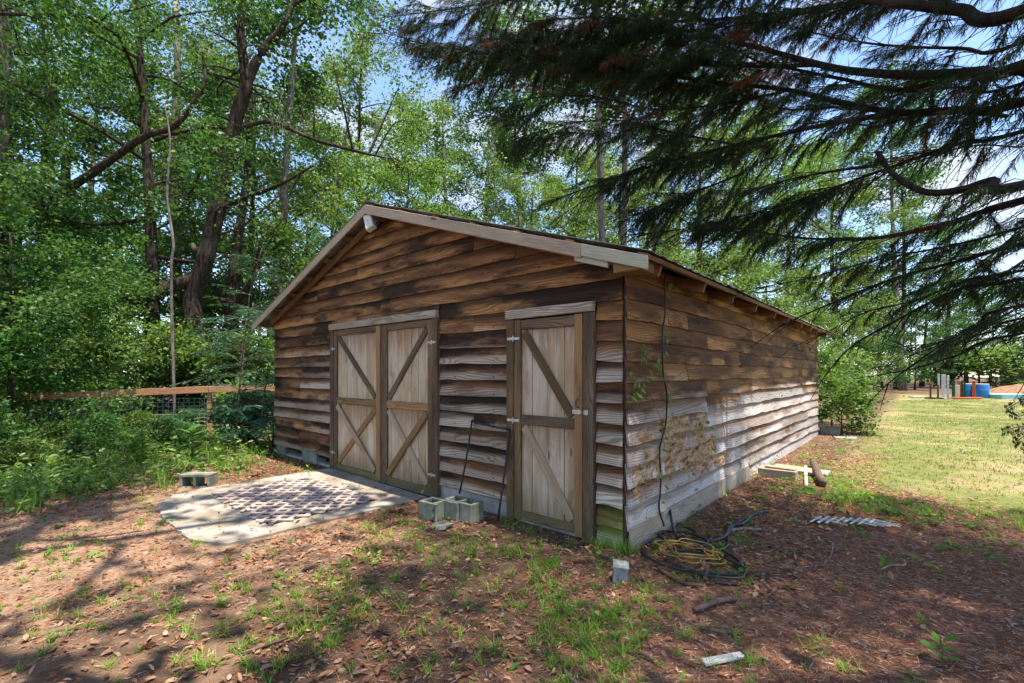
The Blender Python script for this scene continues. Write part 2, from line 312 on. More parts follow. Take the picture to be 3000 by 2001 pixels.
class MB:
    """collects faces with uvs, then becomes one mesh object"""
    def __init__(s): s.v = []; s.f = []; s.uv = []
    def face(s, idx, uvs=None):
        s.f.append(idx); s.uv.append(uvs or [(0, 0)]*len(idx))
    def add(s, pts): b = len(s.v); s.v += [tuple(map(float, p)) for p in pts]; return b
    def box(s, c, ex, ey, ez, jit=0.0, rng=None):
        """box at centre c with half-extent vectors; grain runs along the longest one"""
        c, E = np.array(c, float), [np.array(q, float) for q in (ex, ey, ez)]
        L = [np.linalg.norm(q) for q in E]; ax = int(np.argmax(L)); ot = [i for i in range(3) if i != ax]
        P = []
        for sx in (-1, 1):
            for sy in (-1, 1):
                for sz in (-1, 1): P.append(c+sx*E[0]+sy*E[1]+sz*E[2])
        if jit and rng: P = [p+np.array([rng.uniform(-jit, jit) for _ in range(3)]) for p in P]
        b = s.add(P); sg = [(i >> 2 & 1, i >> 1 & 1, i & 1) for i in range(8)]
        for fc in ((0, 1, 3, 2), (4, 6, 7, 5), (0, 4, 5, 1), (2, 3, 7, 6), (0, 2, 6, 4), (1, 5, 7, 3)):
            n = [i for i in range(3) if len({sg[q][i] for q in fc}) == 1][0]
            uvs = []
            for q in fc:
                t = [sg[q][i]*2*L[i] for i in range(3)]
                if n == ax: uvs.append((t[ot[0]]*0.3, t[ot[1]]))
                else:
                    o2 = [i for i in ot if i != n][0]; uvs.append((t[ax], t[o2]+0.31*n))
            s.face([b+q for q in fc], uvs)
        return b
    def abox(s, x0, x1, y0, y1, z0, z1, jit=0.0, rng=None):
        return s.box(((x0+x1)/2, (y0+y1)/2, (z0+z1)/2), ((x1-x0)/2, 0, 0), (0, (y1-y0)/2, 0), (0, 0, (z1-z0)/2), jit, rng)
    def tube(s, pts, rad, n=8, cap=True):
        pts = [np.array(p, float) for p in pts]; R = rad if hasattr(rad, '__len__') else [rad]*len(pts)
        T = [pts[min(i+1, len(pts)-1)]-pts[max(i-1, 0)] for i in range(len(pts))]
        ref = np.array([0.31, 0.17, 0.93]); rows = []; acc = 0
        for i, p in enumerate(pts):
            t = T[i]/max(np.linalg.norm(T[i]), 1e-9); a = np.cross(t, ref)
            if np.linalg.norm(a) < 0.15: a = np.cross(t, np.array([1.0, 0.1, 0]))
            a /= np.linalg.norm(a); b = np.cross(t, a)
            if i: acc += np.linalg.norm(p-pts[i-1])
            rows.append((s.add([p+R[i]*(a*cos(2*pi*k/n)+b*sin(2*pi*k/n)) for k in range(n)]), acc))
        for (r0, u0), (r1, u1) in zip(rows, rows[1:]):
            for k in range(n):
                q = (k+1) % n; s.face([r0+k, r0+q, r1+q, r1+k], [(u0, k*.05), (u0, k*.05+.05), (u1, k*.05+.05), (u1, k*.05)])
        if cap:
            s.face([rows[0][0]+k for k in reversed(range(n))]); s.face([rows[-1][0]+k for k in range(n)])
    def lathe(s, prof, c=(0, 0, 0), n=20):
        rows = [s.add([(c[0]+r*cos(2*pi*k/n), c[1]+r*sin(2*pi*k/n), c[2]+z) for k in range(n)]) for r, z in prof]
        for a, b in zip(rows, rows[1:]):
            for k in range(n): q = (k+1) % n; s.face([a+k, a+q, b+q, b+k])
        s.face([rows[0]+k for k in reversed(range(n))]); s.face([rows[-1]+k for k in range(n)])
    def mesh(s, name, smooth=False, bevel=0.0):
        me = bpy.data.meshes.new(name); me.from_pydata(s.v, [], s.f)
        ul = me.uv_layers.new(name='UVMap'); flat = [c for f in s.uv for q in f for c in q]
        ul.data.foreach_set('uv', flat)
        if smooth: me.polygons.foreach_set('use_smooth', [True]*len(me.polygons))
        me.update(); return me
    def build(s, name, mat, parent=None, smooth=False, bevel=0.0):
        o = link(name, s.mesh(name, smooth), mat, parent)
        if bevel:
            md = o.modifiers.new('bevel', 'BEVEL'); md.width = bevel; md.segments = 1; md.limit_method = 'ANGLE'
        return o
def one(name, mat, parent, fn, smooth=False, bevel=0.0, **kw):
    b = MB(); fn(b); return b.build(name, mat, parent, smooth, bevel)

def catmull(P, n=6):
    P = [np.array(p, float) for p in P]; Q = [2*P[0]-P[1]]+P+[2*P[-1]-P[-2]]; out = []
    for i in range(1, len(Q)-2):
        for k in range(n):
            t = k/n; a, b, c, d = Q[i-1:i+3]
            out.append(0.5*((2*b)+(-a+c)*t+(2*a-5*b+4*c-d)*t*t+(-a+3*b-3*c+d)*t**3))
    out.append(P[-1]); return out
# ---------------------------------------------------------------- ground, slab
W, D, OV, EV, ZR, ZE = 7.18, 9.64, 0.297, 0.33, 3.729, 2.409
SLOPE = (ZR-ZE)/(W/2+EV); XR = -W/2
def roofz(x): return ZR-SLOPE*abs(x-XR)
def gh(x, y):
    far = np.clip((np.hypot(np.asarray(x)+2, np.asarray(y)-2)-3)/10, 0.15, 1)
    b = 0.5*np.sin(1.31*x+0.7*y)+0.4*np.sin(2.3*y-0.8*x+1.0)+0.3*np.sin(3.7*x+1.9*y+2.0)+0.2*np.sin(6.1*y-4.4*x)
    flat = np.clip(np.maximum(np.abs(x+3.8)-1.6, np.abs(y+1.0)-1.6)/0.8, 0, 1)*np.clip(np.maximum(np.abs(x+3.6)-3.6, np.abs(y-4.8)-4.9)/0.6, 0, 1)
    return 0.028*b*flat*np.where(far < 1, 0.7, 1.0)-0.004
def axis(a, b, lo, hi):
    t = list(np.arange(a, b+0.001, 0.14)); s = 0.16; q = a
    while q > lo: s *= 1.22; q -= s; t.append(q)
    s = 0.16; q = b
    while q < hi: s *= 1.22; q += s; t.append(q)
    return np.array(sorted(t))
gx, gy = axis(-9, 6, -150, 150), axis(-6, 9, -150, 170)
GX, GY = np.meshgrid(gx, gy); V = np.stack([GX.ravel(), GY.ravel(), gh(GX, GY).ravel()], 1)
n, m = len(gx), len(gy); I = np.arange(n*m).reshape(m, n)
F = np.stack([I[:-1, :-1].ravel(), I[:-1, 1:].ravel(), I[1:, 1:].ravel(), I[1:, :-1].ravel()], 1)
tag(link('ground', npmesh('ground', V, F, smooth=True), M['ground']), 'bare earth, needle duff and mown lawn around the wooden shed', 'ground', kind='structure')

rng = random.Random(4)
def slab_fn(b):
    out = []
    def edge(p, q, k, a):
        for i in range(k):
            t = i/k; out.append((p[0]+(q[0]-p[0])*t+rng.uniform(-a, a), p[1]+(q[1]-p[1])*t+rng.uniform(-a, a)))
    edge((-5.02, -0.02), (-5.04, -1.7), 20, .01); edge((-5.04, -1.7), (-4.93, -2.06), 4, .01); edge((-4.93, -2.06), (-4.6, -2.3), 5, .012)
    edge((-4.6, -2.3), (-3.9, -2.4), 9, .012); edge((-3.9, -2.4), (-3.0, -2.38), 12, .012); edge((-3.0, -2.38), (-2.64, -2.2), 5, .012); edge((-2.64, -2.2), (-2.55, -0.02), 26, .009)
    k = len(out); t = b.add([(x, y, (.017)) for x, y in out]); u = b.add([(x*1.0, y, -.08) for x, y in out])
    b.face(list(range(t, t+k))); 
    for i in range(k): j = (i+1) % k; b.face([t+i, u+i, u+j, t+j])
o = one('door_slab', M['slab'], None, slab_fn); tag(o, 'dappled concrete slab on the ground before the double doors', 'slab', kind='structure')

lat = empty('floor_lattice', (-3.72, -1.19, .022)); tag(lat, 'brown diagonal lattice panel lying flat on the concrete slab', 'lattice')
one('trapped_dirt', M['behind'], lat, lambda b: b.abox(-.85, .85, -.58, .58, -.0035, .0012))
def clip_diag(c, sgn, x0, x1, y0, y1):        # line  y = sgn*x + c  inside the rectangle
    pts = []
    for x in (x0, x1):
        y = sgn*x+c
        if y0 <= y <= y1: pts.append((x, y))
    for y in (y0, y1):
        x = (y-c)/sgn
        if x0 <= x <= x1: pts.append((x, y))
    return pts if len(pts) >= 2 else None
for sgn, zz in ((1, 0.009), (-1, 0.0118)):
    c = -1.6
    while c < 1.6:
        p = clip_diag(c, sgn, -.87, .87, -.60, .60); c += 0.172
        if not p: continue
        a, q = np.array(p[0]), np.array(p[-1]); L = np.linalg.norm(q-a)
        if L < .06: continue
        d = (q-a)/L; mid = (a+q)/2; h = L/2+rng.uniform(-.01, .03)
        one('slat', M['lattice'], lat, lambda b: b.box((mid[0], mid[1], zz), (d[0]*h, d[1]*h, 0), (-d[1]*.0205, d[0]*.0205, 0), (0, 0, .0075 if sgn > 0 else .0052)))

# ---------------------------------------------------------------- shed
shed = empty('wooden_shed', (XR, 0, 0)); tag(shed, 'weathered brown timber shed with lapped boards and barn doors', 'shed')
def keep(parent, o):     # children are modelled in place: undo the parent's offset
    o.location = (-XR, 0, 0); return o
class Part:
    """shed part whose pieces are built in world coordinates"""
    def __init__(s, name, mb=None, mat=None):
        s.o = mb.build(name, mat, shed) if mb else empty(name, parent=shed); s.o.location = (-XR, 0, 0)
    def piece(s, name, mat, fn, bevel=0.0, smooth=False): return one(name, mat, s.o, fn, smooth, bevel)
def spart(name, mat, fn, bevel=0.0, smooth=False):
    o = one(name, mat, shed, fn, smooth, bevel); o.location = (-XR, 0, 0); return o

def board_fn(wall, s0, s1, zb, ztop, rg, sag=0.0, hgt=0.2):
    ph = [rg.uniform(0, 6.3) for _ in range(5)]; tilt = rg.uniform(-.007, .007); cup = rg.uniform(-.004, .008); curl = rg.uniform(0, .007)
    chips = [(rg.uniform(s0, s1), rg.uniform(.03, .09), rg.uniform(.004, .012)) for _ in range(rg.randint(0, 2))]
    def P(s, off, z): return (s, -off, z) if wall == 'front' else (off, s, z)
    def fn(b):
        n = max(2, int((s1-s0)/.13)); rows = []
        for i in range(n+1):
            s = s0+(s1-s0)*i/n; t = i/n
            z0 = zb+tilt*(t-.5)*2+(.002 if wall == 'front' else .006)*sin(3.1*s+ph[0])+(.0015 if wall == 'front' else .004)*sin(8.3*s+ph[1])+.0015*sin(23*s+ph[2])-sag*(t**1.5 if sag > 0 else (1-t)**1.5*-1)
            for cs, cw, cd in chips: z0 += cd*max(0, 1-abs(s-cs)/cw)
            zt = min(zb+hgt, ztop(s))
            if zt < z0+.004: zt = z0+.004
            e = min(t, 1-t)*(s1-s0)
            ob = .036+.002*sin(2.2*s+ph[3])+curl*exp(-e/.25); k = min(1, (zt-z0)/.2)
            ot = ob+(.009-ob)*k; zm = (z0+zt)/2; om = (ob+ot)/2+cup
            vs = [(ob-.02, z0), (ob, z0), (om, zm), (ot, zt), (max(ot-.012, -.004), zt)]
            rows.append((b.add([P(s, o_, z_) for o_, z_ in vs]), s, [(z_-zb) for _, z_ in vs]))
        for (a, sa, va), (c, sc, vc) in zip(rows, rows[1:]):
            for k in range(4):
                f = [a+k, c+k, c+k+1, a+k+1]; u = [(sa, va[k]), (sc, vc[k]), (sc, vc[k+1]), (sa, va[k+1])]
                if wall != 'front': f.reverse(); u.reverse()
                b.face(f, u)
        b.face([rows[0][0]+k for k in range(5)], [(rows[0][1], q) for q in rows[0][2]]); b.face([rows[-1][0]+k for k in reversed(range(5))], [(rows[-1][1], q) for q in reversed(rows[-1][2])])
    return fn

def gable_top(s): return roofz(s)-.055
# backing walls
b = MB(); P0 = [(-W+.01, .02, .12), (-.02, .02, .12), (-.02, .02, gable_top(-.02)), (XR, .02, gable_top(XR)), (-W+.01, .02, gable_top(-W))]
i = b.add(P0); j = b.add([(x, .09, z) for x, _, z in P0]); b.face([i, i+1, i+2, i+3, i+4]); b.face([j+4, j+3, j+2, j+1, j])
for k in range(5): q = (k+1) % 5; b.face([i+k, j+k, j+q, i+q])
front = Part('front_wall', b, M['behind'])
b = MB(); b.abox(-.09, -.004, .1, D-.02, .1, 2.46); side = Part('side_wall', b, M['behind'])
spart('corner_post', M['stile_dark'], lambda b: b.abox(-.088, -.002, .002, .088, -.02, 2.44))
for nm, x0, x1, y0, y1 in (('far_wall', -W+.02, -.1, D-.09, D-.02), ('rear_wall', -W+.0, -W+.09, .1, D-.1)):
    def fn(b, x0=x0, x1=x1, y0=y0, y1=y1, nm=nm):
        b.abox(x0, x1, y0, y1, .1, 2.46)
        for k in range(13):
            z = .17+.178*k
            if nm == 'far_wall': b.box(((x0+x1)/2, y1+.02, z+.1), ((x1-x0)/2, 0, 0), (0, .01, 0), (0, -.012, .1))
            else: b.box((x0-.02, (y0+y1)/2, z+.1), (.01, 0, 0), (0, (y1-y0)/2, 0), (.012, 0, .1))
        if nm == 'far_wall':
            i = b.add([(-W, y0, 2.46), (0, y0, 2.46), (XR, y0, ZR-.06), (-W, y1, 2.46), (0, y1, 2.46), (XR, y1, ZR-.06)])
            b.face([i, i+2, i+1]); b.face([i+3, i+4, i+5])
    spart(nm, M['front'], fn)

rb = random.Random(11)
ROW = [.17+.178*k for k in range(-1, 20)]
OPEN = [(-4.99, -2.41, 2.245), (-1.31, -.28, 2.125)]
for zb in ROW:
    if zb > 3.58: break
    # extent under the rake
    lim = (3.70-.055-zb)/SLOPE-.02 if zb+0.0 > roofz(0)-.055 else 99
    x0, x1 = max(-W+.01, XR-lim), min(-.022, XR+lim)
    cuts = [x0, x1]; joints = rb.sample([-6.1, -5.49, -4.88, -4.27, -3.66, -3.05, -2.44, -1.83, -1.22], 2)
    if zb > 2.2: joints = [rb.choice([-5.49, -4.88, -4.27]), rb.choice([-2.44, -1.83, -1.22])] if rb.random() < .8 else [rb.choice([-3.66, -3.05])]
    segs = [(x0, x1, zb)]
    for a, c, top in OPEN:
        new = []
        for p, q, z in segs:
            if z < top-.012:
                if p < a: new.append((p, min(q, a-.004), z))
                if q > c: new.append((max(p, c+.004), q, z))
                if z+.178 > top+.03: new.append((max(p, a), min(q, c), top+.006))
            else: new.append((p, q, z))
        segs = new
    fin = []
    for p, q, z in segs:
        js = sorted(j for j in joints if p+.35 < j < q-.35); e = [p]+js+[q]
        fin += [(e[i]+(.002 if i else 0), e[i+1]-.002, z) for i in range(len(e)-1)]
    for p, q, z in fin:
        if zb < .1 and q < -.3: continue           # the bottom row only survives at the corner
        if q-p < .05: continue
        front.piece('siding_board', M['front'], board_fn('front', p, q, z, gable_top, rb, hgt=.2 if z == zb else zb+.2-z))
for r, zb in enumerate(ROW):
    if zb > 2.4: break
    js = [1.9, 3.8, 5.72, 7.6]; js = [j+rb.choice([0, 0, .0, -.61, .61]) for j in js if rb.random() < .62]
    e = sorted(set([-.03, D-.01]+js))
    for a, c in zip(e, e[1:]):
        if zb < .1 and a < 3.4: a = 3.56
        if c-a < .2: continue
        sag = 0.0
        if zb < .6 and a > 3.5: sag = rb.uniform(.0, .05)
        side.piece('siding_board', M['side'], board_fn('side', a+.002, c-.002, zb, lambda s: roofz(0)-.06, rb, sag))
side.piece('skirt_board', M['timber'], lambda b: b.box((.045, 1.77, .082), (0, 1.795, 0), (.013, 0, 0), (0, 0, .112), .004, rb))
def found(b):
    b.abox(-W+.03, -5.0, .01, .3, -.1, .03); b.abox(-5.0, -.35, -.012, .3, -.1, .158); b.abox(-.35, -.03, .01, .3, -.1, .1)
    b.abox(-.3, -.03, .3, D-.1, -.1, .12)
spart('foundation', M['conc'], found)
for x in (-5.9, -6.95): spart('pier_block', M['block'], lambda b: b.abox(x-.2, x+.2, .0, .2, -.05, .16, .006, rb))

# roof: sheets, purlins, rafters, fascia
for k in range(16):
    y0 = -OV+.01+k*.635; y1 = min(y0+.66, D+OV)
    for sgn in (-1, 1):
        xe = EV+rb.uniform(-.015, .035); lift = rb.uniform(0, .012)
        def fn(b):
            n = 24; rows = []
            for i in range(n+1):
                y = y0+(y1-y0)*i/n; rib = .011*max(0, cos(2*pi*i/n*3))
                ps = []
                for t in (0, .5, .97, 1):
                    dx = t*(W/2+xe); z = ZR-SLOPE*dx+rib+lift*t+(k % 2)*.002
                    ps.append((XR+sgn*dx, y, z))
                rows.append(b.add(ps))
            for a, c in zip(rows, rows[1:]):
                for q in range(3): b.face([a+q, c+q, c+q+1, a+q+1])
        o = spart('roof_sheet', M['tin'], fn); md = o.modifiers.new('thick', 'SOLIDIFY'); md.thickness = .004; md.offset = -1
spart('ridge_cap', M['tin'], lambda b: [b.box((XR+s*.09, D/2, ZR+.022-SLOPE*.09), (.09, 0, -s*SLOPE*.09), (0, D/2+OV, 0), (0, 0, .002)) for s in (-1, 1)])
nrm = sqrt(1+SLOPE**2)
for sgn in (-1, 1):
    for t in (.12, .75, 1.4, 2.0, 2.6, 3.2, W/2+EV-.05):
        x = XR+sgn*t; z = ZR-SLOPE*t-.03
        spart('purlin', M['rafter'], lambda b: b.box((x, D/2, z), (.045/nrm, 0, -sgn*SLOPE*.045/nrm), (0, D/2+OV-.012, 0), (sgn*.016*SLOPE, 0, .016)))
    # rafter tails under the eave
    for k in range(10):
        y = .07+k*.968; L = .62; t = W/2+EV-.03-L/2+rb.uniform(-.02, .03); x = XR+sgn*t; z = ZR-SLOPE*t-.098
        spart('rafter', M['rafter'], lambda b: b.box((x, y, z), (L/2/nrm, 0, -sgn*SLOPE*L/2/nrm), (0, .019, 0), (sgn*.045*SLOPE, 0, .045)), .003)
    # rafter trim on the gable
    L = (W/2+.03)/2
    spart('gable_trim', M['rafter'], lambda b: b.box((XR+sgn*L, -.062, ZR-SLOPE*L-.098), (L, 0, -sgn*SLOPE*L), (0, .018, 0), (0, 0, .045)), .003)
def rake(x0, x1, y, dz_, h, mat):
    spart('rake_fascia', mat, lambda b: b.box(((x0+x1)/2, y, (roofz(x0)+roofz(x1))/2-.03-h/2+dz_), ((x1-x0)/2, 0, (roofz(x1)-roofz(x0))/2), (0, .011, 0), (0, 0, h/2)), .003)
rake(XR+.002, -.26, -OV, 0, .118, M['fascia']); rake(-.256, EV, -OV, 0.0, .105, M['fascia_green'])
rake(-.34, -.02, -OV+.024, -.055, .1, M['fascia_green']); rake(-W-EV+.02, XR-.002, -OV, 0, .118, M['fascia'])
spart('eave_block', M['rafter'], lambda b: b.abox(.03, EV-.06, -OV+.013, -.06, 2.29, 2.375), .003)

# ---------------------------------------------------------------- doors
def bar(b, x0, z0, x1, z1, w, y0, y1):
    p, q = np.array([x0, 0, z0]), np.array([x1, 0, z1]); d = q-p; L = np.linalg.norm(d); d /= L; n = np.array([-d[2], 0, d[0]])
    b.box((p+q)/2+np.array([0, (y0+y1)/2, 0]), d*L/2, (0, abs(y1-y0)/2, 0), n*w/2, .0015, rb)
def planks(part, x0, x1, z0, z1, n):
    w = (x1-x0)/n
    for k in range(n):
        a, c = x0+k*w+.0025, x0+(k+1)*w-.0025; part.piece('plank', M['plank'], lambda b: b.abox(a, c, -.036+rb.uniform(-.002, .002), -.018, z0, z1), .004)
fr = Part('door_frame')
fr.piece('header', M['pale'], lambda b: b.abox(-4.995, -2.415, -.088, -.03, 2.15, 2.243, .003, rb), .004)
for x0, x1, m in ((-4.99, -4.885, 'stile_dark'), (-2.497, -2.41, 'stile_dark')): fr.piece('jamb', M[m], lambda b: b.abox(x0, x1, -.072, .0, .03, 2.148, .002, rb), .004)
def x_leaf(x0, x1, st_l, st_r, top_l):
    p = Part('barn_door_leaf'); planks(p, x0+.02, x1-.02, .06, 2.13, 7)
    for a, m in ((x0, st_l), (x1-.095, st_r)): p.piece('stile', M[m], lambda b: b.abox(a, a+.095, -.062, -.038, .03, 2.14, .002, rb), .004)
    a, c = x0+.097, x1-.097
    for z0, z1, m in ((2.055, 2.14, 'stile_dark'), (1.03, 1.125, 'stile' if top_l else 'stile_warm'), (.03, .115, 'stile')): p.piece('rail', M[m], lambda b: b.abox(a, c, -.060, -.038, z0, z1, .002, rb), .004)
    if top_l: p.piece('brace', M['stile_dark'], lambda b: bar(b, a+.03, 2.03, c-.03, 1.16, .085, -.058, -.038), .003)
    else: p.piece('brace', M['stile_dark'], lambda b: bar(b, a+.03, 1.16, c-.03, 2.03, .085, -.058, -.038), .003)
    m1, m2 = ('stile_warm', 'stile') if top_l else ('timber', 'stile_warm')
    p.piece('brace', M['brace'], lambda b: bar(b, a+.02, 1.0, c-.02, .15, .085, -.078 if top_l else -.058, -.058 if top_l else -.038), .003)
    p.piece('brace', M['stile_warm'], lambda b: bar(b, a+.02, .15, c-.02, 1.0, .085, -.058 if top_l else -.078, -.038 if top_l else -.058), .003)
    hx = x0 if top_l else x1
    for z in (1.86, .28): p.piece('hinge', M['galv'], lambda b: (b.abox(hx-.07, hx+.07, -.078, -.073, z-.012, z+.012), b.tube([(hx, -.078, z-.025), (hx, -.078, z+.025)], .008, 6)))
    return p
pl = x_leaf(-4.88, -3.625, 'stile_dark', 'stile_warm', True); pr = x_leaf(-3.555, -2.502, 'stile_dark', 'stile', False)
fr.piece('astragal', M['stile_dark'], lambda b: b.abox(-3.62, -3.56, -.055, -.02, .04, 2.14), .004)
# single door
f2 = Part('door_frame')
f2.piece('header', M['pale'], lambda b: b.abox(-1.315, -.285, -.09, -.03, 2.04, 2.128, .004, rb), .004)
f2.piece('jamb', M['stile'], lambda b: b.abox(-1.31, -1.215, -.07, .0, -.02, 2.038, .002, rb), .004)
f2.piece('jamb', M['stile_dark'], lambda b: b.abox(-.392, -.285, -.07, .0, -.03, 2.038, .002, rb), .004)
p = Part('single_door'); planks(p, -1.19, -.42, .05, 2.02, 4)
p.piece('stile', M['stile'], lambda b: b.abox(-1.208, -1.125, -.064, -.038, .03, 2.03, .002, rb), .004)
p.piece('stile', M['stile_warm'], lambda b: b.abox(-.485, -.4, -.064, -.038, .02, 2.03, .002, rb), .004)
for z0, z1, m in ((1.925, 2.025, 'stile_dark'), (.985, 1.08, 'stile_dark'), (.035, .125, 'stile')): p.piece('rail', M[m], lambda b: b.abox(-1.122, -.488, -.061, -.038, z0, z1, .002, rb), .004)
p.piece('brace', M['stile'], lambda b: bar(b, -1.085, 1.9, -.52, 1.1, .085, -.060, -.038), .003)
p.piece('brace', M['brace'], lambda b: bar(b, -1.085, .96, -.52, .15, .085, -.060, -.038), .003)
for z in (1.84, 1.02): p.piece('hinge', M['galv'], lambda b: (b.abox(-1.29, -1.13, -.077, -.072, z-.013, z+.013), b.tube([(-1.212, -.078, z-.03), (-1.212, -.078, z+.03)], .008, 6)))
p.piece('hasp', M['galv'], lambda b: (b.abox(-.5, -.41, -.075, -.068, 1.125, 1.165), b.abox(-.375, -.33, -.082, -.072, 1.125, 1.165), b.tube([(-.41, -.078, 1.145), (-.365, -.085, 1.145)], .006, 6)))
p.piece('handle', M['rust'], lambda b: b.tube(catmull([(-.445, -.066, 1.26), (-.445, -.095, 1.245), (-.445, -.095, 1.2), (-.44, -.066, 1.185)], 4), .006, 6), smooth=True)

# ---------------------------------------------------------------- things on and against the shed
fl = empty('floodlight', (-3.56, -.25, 3.475)); fl.rotation_euler = (radians(-14), radians(-24), radians(20)); tag(fl, 'pale rectangular floodlight under the peak of the gable', 'floodlight')
one('housing', M['lamp'], fl, lambda b: b.abox(-.065, .065, -.035, .035, -.12, .12), bevel=.005)
one('lens', M['lens'], fl, lambda b: b.abox(-.055, .055, -.041, -.0355, -.11, .11), bevel=.003)
one('bracket', M['black'], fl, lambda b: (b.abox(-.02, .02, .036, .17, .03, .06), b.abox(-.04, .04, .16, .175, 0, .09)))
one('emblem', M['black'], fl, lambda b: [b.abox(a, c, -.0435, -.0415, d, e) for a, c, d, e in ((-.012, .012, .014, .017), (-.012, .012, -.017, -.014), (-.012, -.009, -.017, .017), (.009, .012, -.017, .004))])
one('spot_lamp', M['black'], fl, lambda b: b.tube([(.07, .06, -.06), (.10, .03, -.085), (.12, .0, -.10)], [.012, .018, .02], 10), smooth=True)

fm = empty('metal_rack', (-1.75, -.3, 0)); tag(fm, 'thin black metal frame leaning on the boards between the doors', 'metal frame')
def F3(px, py, y): d = (FW+RT*(px-1500)/FPX+UP*(HZ-py)/FPX); return CAM+d*((y-CAM[1])/d[1])
fo = np.array([-1.75, -.3, 0])
c1, c2, c3, c4 = F3(1346, 1447, -.3), F3(1383, 1232, -.075), F3(1494, 1258, -.075), F3(1459, 1520, -.3)
c1[2] = max(c1[2], .01); c4[2] = max(c4[2], .01)
for nm, P in (('upright', [c1, c1*.5+c2*.5+np.array([.012, 0, 0]), c2]), ('top_bar', [c2, c2*.5+c3*.5+np.array([0, 0, -.012]), c3]), ('upright', [c3, c3*.6+c4*.4+np.array([.006, 0, 0]), c4])):
    one(nm, M['black'], fm, lambda b: b.tube([q-fo for q in catmull(P, 3)], .011, 6), smooth=True)

# cinder blocks
def block_mesh(broken=False, holes=2):
    b = MB(); L, Wd, H, t = .39, .19, .19, .032
    xs = [(-L/2, -L/2+t), (-t/2, t/2), (L/2-t, L/2)]
    for a, c in xs:
        if broken and a > 0: continue
        b.abox(a, c, -Wd/2+t+.0005, Wd/2-t-.0005, 0, H, .002, rb)
    b.abox(-L/2, L/2, Wd/2-t, Wd/2, 0, H, .003, rb)
    if broken:
        i = b.add([(-L/2, -Wd/2, 0), (-.04, -Wd/2, 0), (.02, -Wd/2, .06), (.0, -Wd/2, .12), (.06, -Wd/2, H), (-L/2, -Wd/2, H)]); j = b.add([(x, -Wd/2+t, z) for x, _, z in b.v[i:i+6]])
        b.face(list(range(i, i+6))); b.face(list(range(j+5, j-1, -1)))
        for k in range(6): q = (k+1) % 6; b.face([i+k, j+k, j+q, i+q])
    else: b.abox(-L/2, L/2, -Wd/2, -Wd/2+t, 0, H, .003, rb)
    return b
def block(loc, rz, label, rx=0.0, broken=False):
    t = empty('cinder_block', loc, rz); t.rotation_euler = (rx, 0, rz)
    o = block_mesh(broken).build('shell', M['block'], t, bevel=.004); tag(t, label, 'cinder block', 'grey cinder blocks lying about the shed'); return t
block((-1.80, -.55, .0), radians(4), 'broken mossy cinder block, nearest of the pair before the leaning frame', broken=True)
block((-1.66, -.34, .0), radians(3), 'whole cinder block behind the broken one at the leaning frame')
o = one('block_shard', M['block'], None, lambda b: b.box((0, 0, .02), (.09, .02, .015), (-.02, .06, 0), (0, .004, .016), .012, rb)); o.location = (-1.6, -.68, 0); tag(o, 'flat shard fallen from the broken cinder block', 'shard')
q = ground_at(597, 1418); block((q[0], q[1], .0), radians(42), 'cinder block on its side in leaves at the slab edge', rx=radians(90)).location.z = .07
q = ground_at(905, 1357); block((q[0], q[1]+.1, 0), radians(5), 'shaded cinder block at the foot of the shed beside the slab')
q = ground_at(2415, 1262); block((.22, 9.95, 0), radians(12), 'pale cinder block at the far bottom corner of the shed')
o = one('paver', M['conc'], None, lambda b: b.abox(-.2, .2, -.1, .1, 0, .07, .006, rb), bevel=.006); o.location = (.62, 9.0, 0); o.rotation_euler.z = .3; tag(o, 'small dark paver lying on grass past the shed corner', 'paver')

# hanging cable and climbing vine on the side wall
def S3(px, py, x=.06): d = (FW+RT*(px-1500)/FPX+UP*(HZ-py)/FPX); return CAM+d*((x-CAM[0])/d[0])
cab = [S3(*q) for q in ((1947, 790), (1950, 850), (1947, 930), (1940, 1010), (1945, 1100), (1955, 1180), (1948, 1250), (1932, 1330), (1937, 1420), (1930, 1480), (1945, 1540))]
cab = catmull(cab, 5); cab = [p+np.array([.004*sin(i*.9), 0, 0]) for i, p in enumerate(cab)]
ca = empty('hanging_cable', cab[-1]); tag(ca, 'black cable hanging down the side wall from the eave', 'cable')
one('cable', M['hose'], ca, lambda b: b.tube([p-cab[-1] for p in cab], .0085, 6), smooth=True)
# ---------------------------------------------------------------- plant geometry
def unit(v): return v/np.maximum(np.linalg.norm(v, axis=-1, keepdims=True), 1e-9)
def diamonds(C, A, L, Wd, rs, fold=0.18):
    n = len(C); A = unit(A); B = unit(np.cross(A, rs.normal(size=(n, 3)))); N = np.cross(A, B); L = np.reshape(L, (-1, 1))*np.ones((n, 1)); Wd = np.reshape(Wd, (-1, 1))*np.ones((n, 1))
    m = C+A*L*.45+N*Wd*fold; V = np.stack([C, m+B*Wd*.5, C+A*L, m-B*Wd*.5], 1).reshape(-1, 3)
    return V, np.arange(4*n).reshape(n, 4)
def leaf6(C, A, Nrm, L, Wd, curl, rs):
    n = len(C); A = unit(A); B = unit(np.cross(Nrm, A)); N = np.cross(A, B); L = np.reshape(L, (-1, 1))*np.ones((n, 1)); Wd = np.reshape(Wd, (-1, 1))*np.ones((n, 1)); c = np.reshape(curl, (-1, 1))*Wd
    V = np.stack([C, C+A*L*.28+B*Wd*.45+N*c, C+A*L*.68+B*Wd*.42+N*c*.9, C+A*L-N*c*.3, C+A*L*.68-B*Wd*.42+N*c*.7, C+A*L*.28-B*Wd*.45+N*c*.8], 1).reshape(-1, 3)
    b = np.arange(n)[:, None]*6; F = np.concatenate([b+np.array([[0, 1, 2, 3]]), b+np.array([[0, 3, 4, 5]])], 0)
    return V, F
